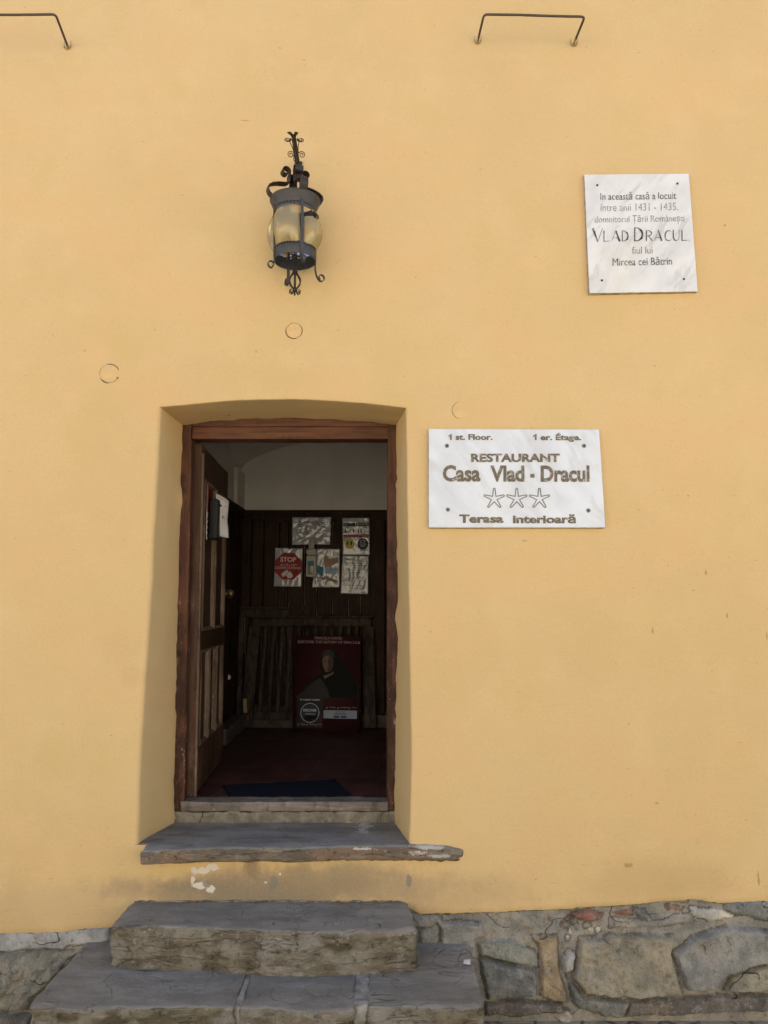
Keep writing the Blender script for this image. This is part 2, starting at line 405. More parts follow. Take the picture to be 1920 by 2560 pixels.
def make_wood(name, dark, mid_c, light, wear=.45, axis='Z', rough=.55, chips=(.45, .38, .30), chip_amt=.6, chip_top=3.2, spec=.3, grime=(.62, .6)):
    t = NT(name)
    s_ = {'Z': (14, 14, .9), 'X': (.9, 14, 14)}[axis]
    g = t.noise(3.2, 7, .62, t.map(s_)); g2 = t.noise(10, 5, .6, t.map(s_))
    m = t.noise(3, 5, .6)
    c = t.mix(t.rng(g, .35, .68), dark, mid_c)
    c = t.mix(t.math('MULTIPLY', t.rng(t.math('ADD', m, t.math('MULTIPLY', g2, .35)), .66, .86), wear), c, light)
    low = t.rng(t.sep()[2], chip_top, .9, .0, 1.0, False)
    w = t.noise(34, 7, .75, t.map((1, 1, .45) if axis == 'Z' else (.45, 1, 1)))
    ch = t.rng(t.math('ADD', w, t.math('MULTIPLY', low, .10)), .68, .74)
    c = t.mix(t.math('MULTIPLY', ch, chip_amt), c, chips)
    c = t.mix(t.math('MULTIPLY', t.rng(t.math('ADD', t.noise(8, 6, .7, t.map((2, 2, .8))), t.math('MULTIPLY', low, .14)), grime[0], grime[0]+.14), grime[1]), c, tuple(x*.4 for x in dark))
    if grime[0] < .6:
        fl_ = t.rng(t.noise(75, 5, .7, t.map((1, 1, .6))), .645, .68)
        c = t.mix(t.math('MULTIPLY', t.math('MULTIPLY', fl_, t.rng(low, .15, .8)), .8), c, (.42, .37, .31))
        nt = t.math('MULTIPLY', t.rng(t.vor(9, t.map((1, 1, .5))), .10, .05), t.rng(t.noise(3, 2), .5, .56))
        c = t.mix(t.math('MULTIPLY', nt, .75), c, (.018, .010, .007))
    h = t.math('ADD', t.math('MULTIPLY', g2, .6), t.math('MULTIPLY', w, .4))
    return t.done(c, rough, t.bump(h, .45, .004), spec=spec)
M_FRAME = make_wood('red_brown_frame_paint', (.058, .022, .011), (.112, .045, .023), (.135, .070, .042), chip_amt=.8, grime=(.53, .72), rough=.65)
M_FRAMEH = make_wood('red_brown_head_paint', (.070, .026, .013), (.140, .056, .028), (.165, .080, .046), axis='X', chip_top=1.5, grime=(.55, .6), rough=.65)
M_SILL = make_wood('weathered_sill_wood', (.13, .115, .095), (.21, .19, .165), (.27, .25, .22), axis='X', rough=.9, chip_amt=.35)
M_DOOR = make_wood('old_door_wood', (.044, .022, .012), (.082, .043, .023), (.150, .098, .060), wear=.55, chips=(.24, .165, .10), chip_amt=.75, spec=.18)
M_DOORM = make_wood('worn_moulding_wood', (.078, .050, .031), (.160, .112, .074), (.25, .19, .135), wear=.8, chips=(.38, .29, .20), chip_amt=.8, spec=.2)
M_DOORD = make_wood('door_panel_wood', (.026, .013, .0075), (.050, .026, .014), (.095, .062, .038), wear=.4, chips=(.17, .115, .07), chip_amt=.45, spec=.15)
M_PANEL = make_wood('dark_panelling', (.021, .0098, .0054), (.044, .0205, .0112), (.064, .032, .0180), wear=.5, chip_amt=.05, rough=.55, spec=.12)
M_GATE = make_wood('grey_brown_gate_wood', (.038, .029, .021), (.070, .057, .043), (.11, .093, .072), rough=.75, chip_amt=.12, spec=.15)
M_INT = flat('interior_limewash', (.74, .71, .66), .9, var=.05, sc=4)
M_BASEB = flat('dull_base_stone', (.095, .083, .07), .9, var=.3, sc=20)
def make_iron(name, col, rough=.5, rust=.25):
    t = NT(name); n = t.noise(38, 6, .65); r = t.noise(20, 6, .7)
    c = t.mix(t.rng(n, .3, .7), tuple(x*.75 for x in col), tuple(x*1.25 for x in col))
    c = t.mix(t.math('MULTIPLY', t.rng(r, .56, .70), rust), c, (.085, .055, .035))
    c = t.mix(t.math('MULTIPLY', t.rng(t.noise(70, 4), .66, .76), .35), c, (.16, .155, .15))
    return t.done(c, t.rng(n, .3, .7, rough-.08, rough+.15), t.bump(n, .25, .0015), 0.35, .5)
M_IRON = make_iron('grey_black_iron', (.056, .057, .058))
M_IRONB = make_iron('brown_black_iron', (.034, .028, .025))
def make_rod():
    t = NT('painted_rod'); x = t.sep(); n = t.noise(25, 5)
    yl = on_wall(1200, 100).y
    f = t.math('ADD', t.rng(x[1], -.08, .02), t.rng(n, .45, .65, -.3, .3))
    c = t.mix(t.rng(f, .3, .7), (.075, .052, .045), (.42, .30, .13))
    return t.done(c, .6, None, .1, .4)
M_ROD = make_rod()
def make_marble(name, veins, tint, ang, edge_dirt=0.0):
    t = NT(name)
    v = t.map((1, 1, 1), (0, ang, 0))
    w = t.vmath('ADD', v, t.vmath('MULTIPLY', _nc(t, 5), Vector((.10, .10, .10))))
    st_ = t.noise(7, 6, .62, t.map((2.6, 1, .55), v=w)); cl = t.noise(5, 4, .55, t.map((1.6, 1, .8), v=w))
    c = t.mix(t.rng(cl, .35, .70), tint, tuple(x*.86 for x in tint))
    c = t.mix(t.math('MULTIPLY', t.rng(st_, .53, .66), veins), c, (.40, .43, .42))
    c = t.mix(t.math('MULTIPLY', t.rng(t.noise(50, 5, .7), .64, .74), .18), c, (.42, .38, .28))
    if edge_dirt:
        c = t.mix(t.math('MULTIPLY', t.rng(t.noise(2.6, 5, .6), .52, .68), edge_dirt), c, (.60, .56, .42))
    return t.done(c, .34, t.bump(t.noise(60, 3), .06, .002), spec=.45)
M_MARBLE = make_marble('white_veined_marble', .46, (.70, .73, .72), R(-32), .35)
M_MARBLE2 = make_marble('white_polished_marble', .26, (.66, .73, .79), R(38), .12)
M_EDGE = flat('dirty_marble_edge', (.40, .33, .24), .8, var=.35, sc=35)
def make_letter(name, a, b, f=.5):
    t = NT(name); n = t.noise(55, 6, .7)
    return t.done(t.mix(t.rng(n, f-.06, f+.12), a, b), .7, spec=.2)
M_LETB = make_letter('worn_brown_lettering', (.150, .128, .092), (.40, .39, .35), .56)
M_LETK = make_letter('worn_black_lettering', (.050, .052, .055), (.36, .37, .37), .53)
M_LETG = make_letter('faded_grey_lettering', (.17, .175, .175), (.46, .47, .47), .50)
M_STAR = flat('grey_star_outline', (.19, .195, .19), .7, var=.2)
M_STEEL = flat('dull_steel', (.42, .42, .42), .35, .8, var=.2)
M_STEELP = flat('pale_washer', (.27, .27, .26), .5, .3, var=.3)
M_RUST = flat('dark_rusty_screw', (.05, .04, .03), .7, .2, var=.3)
M_PAPER = flat('white_paper', (.50, .505, .51), .8, var=.04, sc=10)
def make_lamin(name, col=(.40, .41, .42)):
    t = NT(name); n = t.noise(26, 4, .5, dist=.4)
    return t.done(col, .55, t.bump(n, .18, .010), spec=.5, **{'Coat Weight': .8, 'Coat Roughness': .10, 'Coat IOR': 1.65, 'Coat Normal': t.bump(n, .18, .010)})
M_LAM = make_lamin('laminated_sheet')
def solid(name, col, rough=.6): return NT(name).done(col, rough, spec=.35)
M_RED = solid('poster_red', (.30, .018, .022)); M_INK = solid('black_ink', (.025, .026, .03)); M_WHITE = solid('white_print', (.66, .66, .66))
M_BLUEINK = solid('dark_blue_ink', (.025, .035, .075)); M_YELINK = solid('yellow_print', (.55, .48, .10)); M_SKIN = solid('skin_tone_print', (.36, .22, .17))
M_TEAL = solid('teal_print', (.05, .19, .26)); M_CYAN = solid('pale_blue_print', (.34, .42, .50)); M_MAROON = NT('maroon_poster').done((.056, .017, .019), .55, spec=.25)
M_POSTK = solid('poster_black', (.007, .006, .007), .5); M_POSTF = solid('poster_face_tone', (.15, .105, .062)); M_POSTG = NT('poster_grey').done((.0105, .011, .0102), .7, spec=.15); M_PINKTXT = solid('pale_pink_text', (.42, .29, .29))
M_GREYP = solid('grey_plastic', (.50, .49, .45), .45); M_CLEAR = solid('greenish_liquid', (.26, .27, .17), .2); M_BLACKP = solid('black_plastic', (.007, .0075, .008), .6)
M_BRASS = flat('old_brass', (.22, .17, .09), .4, .7, var=.3)
def make_tiles():
    t = NT('terracotta_tiles'); b = t.new('ShaderNodeTexBrick')
    t.put(b.inputs['Vector'], t.map((1, 1, 1), (0, 0, R(7))))
    b.inputs['Color1'].default_value = (.120, .044, .032, 1); b.inputs['Color2'].default_value = (.075, .034, .028, 1); b.inputs['Mortar'].default_value = (.19, .15, .12, 1)
    b.inputs['Scale'].default_value = 1; b.inputs['Mortar Size'].default_value = .004; b.inputs['Brick Width'].default_value = .40; b.inputs['Row Height'].default_value = .20
    n = t.noise(8, 5)
    c = t.mix(t.rng(n, .4, .7), b.outputs['Color'], t.mix(1, b.outputs['Color'], (.55, .5, .5), 'MULTIPLY'))
    return t.done(c, .40, t.bump(t.math('SUBTRACT', n, b.outputs['Fac']), .15, .003), spec=.35)
M_TILE = make_tiles()
def make_mat():
    t = NT('blue_black_mat'); n = t.noise(220, 2)
    return t.done(t.mix(n, (.007, .010, .016), (.020, .025, .036)), .95, t.bump(n, .6, .004), spec=.1)
M_MAT = make_mat()
def make_ground():
    t = NT('street_paving'); v = t.vor(7, feat='DISTANCE_TO_EDGE'); n = t.noise(30, 6, .65); m = t.noise(2, 4)
    c = t.mix(t.rng(v, .02, .06), (.16, .15, .13), t.mix(t.rng(m, .35, .65), (.235, .21, .165), (.31, .28, .22)))
    c = t.mix(t.math('MULTIPLY', t.rng(n, .55, .7), .5), c, (.10, .095, .09))
    return t.done(c, .9, t.bump(t.math('ADD', t.rng(v, .0, .09), t.math('MULTIPLY', n, .4)), .6, .02), spec=.25)
M_GROUND = make_ground()
def make_glass():
    t = NT('amber_glass')
    tr = t.new('ShaderNodeBsdfTransparent'); tr.inputs[0].default_value = (.80, .66, .33, 1)
    gl = t.new('ShaderNodeBsdfGlossy'); gl.inputs['Roughness'].default_value = .04; gl.inputs[0].default_value = (.9, .9, .86, 1)
    df = t.new('ShaderNodeBsdfDiffuse'); df.inputs[0].default_value = (.45, .375, .18, 1)
    fr = t.new('ShaderNodeFresnel'); fr.inputs[0].default_value = 1.55
    nm = t.bump(t.noise(14, 3), .10, .01)
    t.put(gl.inputs['Normal'], nm); t.put(fr.inputs['Normal'], nm)
    m1 = t.new('ShaderNodeMixShader'); m1.inputs[0].default_value = .52
    t.t.links.new(tr.outputs[0], m1.inputs[1]); t.t.links.new(df.outputs[0], m1.inputs[2])
    m2 = t.new('ShaderNodeMixShader'); t.put(m2.inputs[0], t.math('MULTIPLY_ADD', fr.outputs[0], .75, True))
    mm = m2.inputs[0].links[0].from_node; mm.inputs[2].default_value = .03
    t.t.links.new(m1.outputs[0], m2.inputs[1]); t.t.links.new(gl.outputs[0], m2.inputs[2])
    t.t.links.new(m2.outputs[0], t.out.inputs[0]); return t.m
M_GLASS = make_glass()

# ------------------------------------------------------------------ helpers: lettering
_H = {}
def text_mesh(s, bold=0.0, spacing=1.0):
    cu = bpy.data.curves.new('lettering', 'FONT'); cu.body = s; cu.size = 1.0; cu.offset = bold; cu.space_character = spacing
    cu.resolution_u = 3
    o = bpy.data.objects.new('lettering', cu); COL.objects.link(o)
    bpy.context.view_layer.update()
    dg = bpy.context.evaluated_depsgraph_get()
    me = bpy.data.meshes.new_from_object(o.evaluated_get(dg))
    bpy.data.objects.remove(o); bpy.data.curves.remove(cu)
    return me
def cap_h(bold):
    if bold not in _H:
        me = text_mesh('H', bold); _H[bold] = (min(v.co.y for v in me.vertices), max(v.co.y for v in me.vertices)); bpy.data.meshes.remove(me)
    return _H[bold]
def add_text(bm, s, P0, P1, P2, bold=0.0, spacing=1.0):
    """lays s on a plane: P0..P1 its baseline from end to end, P2 above P0 at capital height"""
    me = text_mesh(s, bold, spacing); lo, hi = cap_h(bold)
    if not me.vertices: return
    x0 = min(v.co.x for v in me.vertices); x1 = max(v.co.x for v in me.vertices)
    P0, P1, P2 = Vector(P0), Vector(P1), Vector(P2); vs_ = []
    for v in me.vertices:
        vs_.append(bm.verts.new(P0 + (P1-P0)*((v.co.x-x0)/(x1-x0)) + (P2-P0)*((v.co.y-lo)/(hi-lo))))
    for p in me.polygons:
        try: bm.faces.new([vs_[i] for i in p.vertices])
        except ValueError: pass
    bpy.data.meshes.remove(me)
def ribbon(bm, f, pts, w):
    """flat stroke in 2-D glyph space mapped by f; w: width at each point"""
    n = len(pts); L = []
    for i, (x, y) in enumerate(pts):
        a, b = pts[max(i-1, 0)], pts[min(i+1, n-1)]
        dx, dy = b[0]-a[0], b[1]-a[1]; l = math.hypot(dx, dy) or 1
        ww = w[i] if isinstance(w, (list, tuple)) else w
        nx_, ny_ = -dy/l*ww/2, dx/l*ww/2
        L.append((bm.verts.new(f(x+nx_, y+ny_)), bm.verts.new(f(x-nx_, y-ny_))))
    for a, b in zip(L, L[1:]): bm.faces.new((a[0], a[1], b[1], b[0]))
class Sheet:
    """a flat sheet on a plane through four photo points (tl, tr, br, bl): uv 0..1 from the top left"""
    def __init__(s, tl, tr, br, bl, n):
        s.c = [Vector(q) for q in (tl, tr, br, bl)]; s.n = Vector(n).normalized()
    def at(s, u, v, lift=0.0):
        return lerp(lerp(s.c[0], s.c[1], u), lerp(s.c[3], s.c[2], u), v) + s.n*lift
    def text(s, bm, t, u0, u1, vb, vt, bold=0.0, lift=.0015):
        add_text(bm, t, s.at(u0, vb, lift), s.at(u1, vb, lift), s.at(u0, vt, lift), bold)
    def poly(s, bm, uv, lift=.001):
        bm.faces.new([bm.verts.new(s.at(u, v, lift)) for u, v in uv])
    def rect(s, bm, u0, v0, u1, v1, lift=.001): s.poly(bm, ((u0, v0), (u0, v1), (u1, v1), (u1, v0)), lift)
    def disc(s, bm, u, v, ru, rv, lift=.001, n=24):
        s.poly(bm, [(u+ru*math.cos(2*math.pi*k/n), v-rv*math.sin(2*math.pi*k/n)) for k in range(n)], lift)
    def ring(s, bm, u, v, ru, rv, w, lift=.001, n=32):
        A = [[bm.verts.new(s.at(u+ru*k_*math.cos(2*math.pi*k/n), v-rv*k_*math.sin(2*math.pi*k/n), lift)) for k in range(n)] for k_ in (1, 1-w)]
        for k in range(n): bm.faces.new((A[0][k], A[0][(k+1) % n], A[1][(k+1) % n], A[1][k]))

# ================================================================== the street
GZ = 0.09
bm = bmesh.new()
bmesh.ops.create_grid(bm, x_segments=8, y_segments=8, size=400)
for v in bm.verts: v.co.z = GZ
tag(finish('street', bm, M_GROUND, None, False), 'pale stone paving at the foot of the steps', 'street', kind='structure')

# ================================================================== the house
house = thing('old_house', 'old yellow plastered house with an open arched doorway and a rubble stone base', 'house')
FY = 0.36                                            # front plane of the wooden door frame
LEFT_E = [(402, 1019), (395, 1163), (384, 1346), (379, 1460), (365, 1680), (352, 1880), (344, 2118)]
RIGHT_E = [(1014, 1020), (1015, 1060), (1020, 1380), (1025, 1706), (1028, 1924), (1023, 2098)]
ARCH_E = [(402, 1018), (489, 1009.6), (576, 1001.5), (648, 999), (732, 998), (806, 1000.5), (888, 1006), (961, 1013), (1014, 1020)]
XL = sorted((on_wall(*p).z, on_wall(*p).x) for p in LEFT_E)
XR = sorted((on_wall(*p).z, on_wall(*p).x) for p in RIGHT_E)
ZT = [(on_wall(*p).x, on_wall(*p).z) for p in ARCH_E]
FLX = sorted((on_y(*p, FY).z, on_y(*p, FY).x) for p in ((455, 1062), (450.5, 1255), (446, 1438), (436, 1906), (434, 2060)))
FRX = sorted((on_y(*p, FY).z, on_y(*p, FY).x) for p in ((990, 1063), (992, 1250), (994, 1500), (989, 1900), (988, 2060)))
FTZ = [(on_y(*p, FY).x, on_y(*p, FY).z) for p in ((455, 1062), (520, 1054), (620, 1047), (720, 1044.5), (820, 1047), (920, 1055), (990, 1063))]
ZB = [(on_wall(*p).x, on_wall(*p).z) for p in ((-400, 2345), (0, 2334), (60, 2333), (162, 2329), (230, 2321), (276, 2319), (340, 2290), (1010, 2264), (1026, 2270), (1049, 2283), (1150, 2282), (1280, 2277), (1511, 2264), (1650, 2254), (1735, 2246), (1812, 2258), (1920, 2254), (2200, 2266))]
ZO = 0.832
def zb(x): return interp(ZB, x) + .006*nz(x, 3.1, 0, 9) + .003*nz(x, 1.1, 0, 40)
def und(x, z): return .006*nz(x, 0, z, 1.2) + .0028*nz(x, 5, z, 3.7) + .0010*nz(x, 9, z, 11)
def xl(z): return interp(XL, z) + .003*nz(0, 2, z, 6) + .0015*nz(4, 2, z, 21)
def xr(z): return interp(XR, z) + .003*nz(7, 2, z, 5) + .0015*nz(8, 2, z, 19)
def zt(x): return interp(ZT, x) + .0015*nz(x, 2, 3, 14)
RL, RR, RT = .022, .013, .007
XW, ZW = 4.6, 7.4
zcL, zcR = ZT[0][1], ZT[-1][1]
nL, nM, nR = 105, 46, 105
nB, nO, nT_ = 12, 64, 85
bm = bmesh.new(); G = {}
def zc(x): return zt(min(max(x, ZT[0][0]), ZT[-1][0])) + RT
for i in range(nL+nM+nR+1):
    for j in range(nB+nO+nT_+1):
        # height guess for the side curves
        def xz(z):
            zz = min(max(z, XL[0][0]), XL[-1][0])
            a, b = xl(zz)-RL, xr(zz)+RR
            if i <= nL: return lerp(-XW, a, 1-(1-i/nL)**1.35)
            if i <= nL+nM: return lerp(a, b, (i-nL)/nM)
            return lerp(b, XW, ((i-nL-nM)/nR)**1.35)
        if j <= nB:
            x = xz(ZO); z = lerp(zb(x), ZO, j/nB); x = xz(z)
        elif j <= nB+nO:
            f = (j-nB)/nO; x = xz(lerp(ZO, zcL, f)); z = lerp(ZO, zc(x), f); x = xz(z)
        else:
            f = ((j-nB-nO)/nT_)**1.25; x = xz(zcL); z = lerp(zc(x), ZW, f)
        if nL < i < nL+nM and nB < j < nB+nO: continue
        G[i, j] = bm.verts.new((x, wall_y(z)+und(x, z), z))
for i in range(nL+nM+nR):
    for j in range(nB+nO+nT_):
        if nL <= i < nL+nM and nB <= j < nB+nO: continue
        bm.faces.new((G[i, j], G[i+1, j], G[i+1, j+1], G[i, j+1]))
# lip at the plaster's lower edge
lip = []
for i in range(nL+nM+nR+1):
    v = G[i, 0]; lip.append((bm.verts.new(v.co+Vector((0, .004, -.004))), bm.verts.new(v.co+Vector((0, .05, -.003)))))
for i in range(nL+nM+nR):
    bm.faces.new((G[i, 0], lip[i][0], lip[i+1][0], G[i+1, 0])); bm.faces.new((lip[i][0], lip[i][1], lip[i+1][1], lip[i+1][0]))
# the splayed reveal: left side up, arch, right side down
loop = []
zfb, zfL, zfR = .80, FTZ[0][1], FTZ[-1][1]
for j in range(nB, nB+nO):
    f = (j-nB)/nO; zf = lerp(zfb, zfL, f); loop.append((G[nL, j], Vector((1, 0, 0)), RL, (interp(FLX, zf), zf)))
for i in range(nL, nL+nM+1):
    s_ = (i-nL)/nM; xf = lerp(interp(FLX, zfL), interp(FRX, zfR), s_)
    d = Vector((0, 0, -1)); r = RT
    if i == nL: d = Vector((RL/RT, 0, -1))
    if i == nL+nM: d = Vector((-RR/RT, 0, -1))
    loop.append((G[i, nB+nO], d, r, (xf, interp(FTZ, xf))))
for j in range(nB+nO-1, nB-1, -1):
    f = (j-nB)/nO; zf = lerp(zfb, zfR, f); loop.append((G[nL+nM, j], Vector((-1, 0, 0)), RR, (interp(FRX, zf), zf)))
rows = []; m = 14
SLOPS = ((1, 1388, .035, .008), (1, 1545, .070, .012), (1, 1690, .040, .006), (1, 1770, .035, .007), (1, 1215, .03, .006), (-1, 1245, .075, .010), (-1, 1120, .02, .005), (-1, 1800, .06, .006))
for k, (v, d, r, (bx, bz)) in enumerate(loop):
    row = [v]
    dd = max(abs(d.x)*r, abs(d.z)*r)
    for a in (22, 45, 68, 90):
        row.append(bm.verts.new(v.co + d*r*math.sin(R(a)) + Vector((0, dd*(1-math.cos(R(a))), 0))))
    e = row[-1].co.copy(); B = Vector((bx, FY-.004, bz))
    jag = .0045*noise.noise(Vector((bx*45, 1, bz*37))) + .006*noise.noise(Vector((bx*7, 1, bz*4.3))) + .0015
    for sd2, sy, hh2, am in SLOPS:                           # paint slopped over the timber
        zc_ = on_y(720, sy, FY).z
        if sd2*d.x < 0 and abs(d.x) > .5: jag += am*max(0, 1-((bz-zc_)/hh2)**2)
    B.y -= .006*min(1, max(0, jag-.006)/.006)
    for q in range(1, m+1):
        t = q/m; p = lerp(e, B, t)
        p = p + d.normalized()*(.005*noise.noise(Vector((p.x*4, p.y*6, p.z*4)))*math.sin(math.pi*t) + jag*t**6)
        row.append(bm.verts.new(p))
    row.append(bm.verts.new(B + d.normalized()*(jag-.003) + Vector((0, .012 if jag < .008 else .0, 0))))
    rows.append(row)
for A, B in zip(rows, rows[1:]):
    for a, b, c, d in zip(A, A[1:], B[1:], B):
        bm.faces.new((a, b, c, d))
bmesh.ops.recalc_face_normals(bm, faces=bm.faces)
facade = finish('facade', bm, M_PLASTER, house, auto=50)

# ------------------------------------------------------------------ plinth
STONES = []
def st2(pts, col, h, rg=.004): STONES.append(([(640+x/2.592, 2200+y/2.592) for x, y in pts], col, h, rg))
def st3(pts, col, h, rg=.004): STONES.append(([(1280+x/2.592, 2200+y/2.592) for x, y in pts], col, h, rg))
def st1(pts, col, h, rg=.004): STONES.append(([(x/2.592, 2200+y/2.592) for x, y in pts], col, h, rg))
GREY, GREYD, GREYG, OCHRE, OCH2, PALE, BRICK, SLATE, BASE = (.20, .20, .188), (.145, .148, .138), (.185, .192, .168), (.255, .205, .132), (.225, .208, .160), (.40, .39, .36), (.185, .100, .076), (.145, .155, .155), (.115, .105, .095)
st2([(1020, 230), (1150, 235), (1220, 250), (1140, 320), (1060, 330), (1030, 300)], GREY, .012)
st2([(1055, 330), (1190, 325), (1180, 430), (1150, 470), (1055, 465)], GREYG, .022)
st2([(1160, 262), (1410, 285), (1480, 300), (1495, 385), (1432, 398), (1430, 525), (1180, 492), (1200, 330)], GREY, .032, .003)
st2([(1055, 480), (1160, 490), (1170, 560), (1060, 570)], GREYD, .010)
st2([(1440, 410), (1560, 400), (1659, 400), (1820, 480), (1840, 590), (1450, 500)], GREYG, .042)
st2([(1445, 510), (1840, 600), (1836, 750), (1659, 780), (1500, 790), (1470, 640)], GREYD, .044)
st2([(1485, 810), (1659, 790), (1990, 815), (2020, 880), (1659, 900), (1500, 900)], BASE, .030)
st3([(130, 375), (305, 360), (312, 600), (375, 810), (265, 800), (185, 760), (180, 480)], OCHRE, .040, .006)
st3([(440, 385), (640, 365), (1050, 365), (1040, 480), (1105, 700), (1125, 755), (960, 770), (640, 760), (480, 740), (395, 640)], OCH2, .055, .008)
st3([(1052, 480), (1180, 375), (1400, 305), (1659, 330), (2000, 330), (2000, 560), (1659, 552), (1520, 580), (1400, 620), (1330, 720), (1135, 720)], GREY, .058, .004)
st3([(1390, 740), (1430, 612), (1530, 590), (1659, 565), (2000, 570), (2000, 740)], OCH2, .045, .006)
st3([(355, 625), (470, 760), (640, 780), (780, 790), (740, 900), (600, 905), (440, 850), (400, 800)], GREYD, .045)
st3([(775, 785), (1130, 765), (1659, 745), (2000, 740), (2000, 865), (1659, 862), (1000, 890), (745, 905)], BASE, .040, .003)
st3([(0, 825), (240, 815), (335, 835), (400, 870), (0, 905)], BASE, .030)
st3([(322, 535), (370, 462), (418, 500), (400, 600), (338, 618)], PALE, .050)
st3([(395, 222), (500, 202), (605, 232), (590, 268), (510, 288), (420, 258)], BRICK, .030, .002)
st3([(648, 212), (780, 202), (792, 250), (690, 250)], BRICK, .012)
st3([(1010, 180), (1125, 188), (1112, 212), (1018, 210)], BRICK, .014)
st3([(200, 255), (260, 252), (255, 285), (205, 285)], BRICK, .008)
st3([(790, 200), (880, 202), (932, 285), (845, 270)], SLATE, .016, .002)
st3([(322, 310), (385, 238), (405, 262), (335, 322)], BRICK, .016)
st3([(1390, 152), (1659, 140), (1900, 145), (1900, 290), (1659, 280), (1480, 240), (1390, 200)], SLATE, .022, .002)
st3([(1070, 130), (1160, 135), (1150, 165), (1080, 160)], OCHRE, .012)
st3([(0, 212), (190, 205), (205, 328), (0, 352)], GREY, .010)
st3([(640, 258), (800, 270), (1000, 268), (1170, 225), (1205, 290), (950, 322), (640, 335)], (.235, .23, .215), .014)
st3([(1150, 185), (1380, 205), (1480, 250), (1300, 285), (1180, 240)], PALE, .014)
for a, b in ((345, 300), (370, 345), (420, 320), (470, 300), (500, 325), (545, 330), (350, 380), (400, 270)):
    st3([(a, b), (a+random.uniform(20, 45), b-random.uniform(5, 25)), (a+random.uniform(30, 55), b+random.uniform(10, 30)), (a+10, b+35)], PALE if random.random() < .5 else GREY, random.uniform(.012, .03))
st1([(-900, 350), (0, 350), (200, 348), (420, 338), (700, 318), (700, 415), (590, 432), (430, 448), (380, 465), (200, 465), (0, 488), (-900, 500)], (.27, .28, .285), .020, .0015)
st1([(-900, 500), (0, 495), (210, 472), (400, 470), (540, 480), (460, 520), (410, 560), (330, 680), (200, 790), (180, 860), (0, 865), (-900, 860)], (.185, .18, .15), .030, .012)
st1([(545, 470), (600, 440), (705, 425), (705, 520), (590, 510)], GREYD, .012, .006)
st1([(-900, 870), (0, 870), (195, 880), (195, 1000), (-900, 1000)], BASE, .05)
st1([(360, 560), (420, 520), (520, 500), (700, 540), (700, 640), (380, 640)], GREYD, .010, .01)
def seg_d(p, a, b):
    ax, ay = a; bx, by = b; dx, dy = bx-ax, by-ay; l = dx*dx+dy*dy
    t = max(0, min(1, ((p[0]-ax)*dx+(p[1]-ay)*dy)/l)) if l else 0
    return math.hypot(p[0]-ax-dx*t, p[1]-ay-dy*t)
def poly_sd(p, P):
    ins = False; d = 1e9; n = len(P)
    for i in range(n):
        a, b = P[i], P[(i+1) % n]; d = min(d, seg_d(p, a, b))
        if (a[1] > p[1]) != (b[1] > p[1]) and p[0] < (b[0]-a[0])*(p[1]-a[1])/(b[1]-a[1])+a[0]: ins = not ins
    return d if ins else -d
BB = [(min(x for x, y in P)-3, max(x for x, y in P)+3, min(y for x, y in P)-3, max(y for x, y in P)+3) for P, *_ in STONES]
def plinth(name, xs, z0, step):
    bm = bmesh.new(); lay = bm.verts.layers.float_color.new('tint'); rows_ = []
    nz_n = int((.66-z0)/step)
    for x in xs:
        row = []
        for k in range(nz_n+1):
            z = z0 + (zb(x)+.035-z0)*k/nz_n
            foot = .035*sstep(.42, .22, z)
            y = wall_y(z)+.012-foot
            px, py = proj((x, wall_y(z)-.02-foot, z))
            px += 5*nz(x, 1, z, 11)+2.5*nz(x, 2, z, 37); py += 5*nz(x, 3, z, 11)+2.5*nz(x, 4, z, 37)
            h = .006*fbm((x, 0, z), 18, 4); c = (.215, .210, .194); best = 0
            for (P, col, hh, rg), (x0, x1, y0, y1) in zip(STONES, BB):
                if x0 < px < x1 and y0 < py < y1:
                    d = poly_sd((px, py), P)
                    if -2.4 < d < 1.0 and hh > .011 and best == 0 and nz(x, hh*90, z, 8) > -.12: c = (.10, .092, .078); h = min(h, -.005)
                    if d > 1.0:
                        e = .9*hh*(1-(1-min(1, d/9))**2) + 1.7*rg*fbm((x+hh*50, hh*100, z), 14, 5) + .7*rg*fbm((x, hh*10, z), 50, 4)
                        if e > best: best = e; c = col
            row.append(bm.verts.new((x, y-max(h, best), z))); row[-1][lay] = (*[min(1, q_*1.25) for q_ in c], 1)
        rows_.append(row)
    for A, B in zip(rows_, rows_[1:]):
        for k in range(nz_n): bm.faces.new((A[k], B[k], B[k+1], A[k+1]))
    return finish(name, bm, M_MASON, house)
pl = plinth('stone_plinth', [.06+.006*i for i in range(400)] + [2.46+.05*i for i in range(1, 44)], -.02, .006)
pl['label'] = 'rubble stone base right of the steps with brick shards in the mortar'
pl = plinth('stone_plinth', [-4.6+.06*i for i in range(41)] + [-2.2+.007*i for i in range(1, 160)], -.02, .007)
pl['label'] = 'rubble stone base left of the steps under a grey cement band'

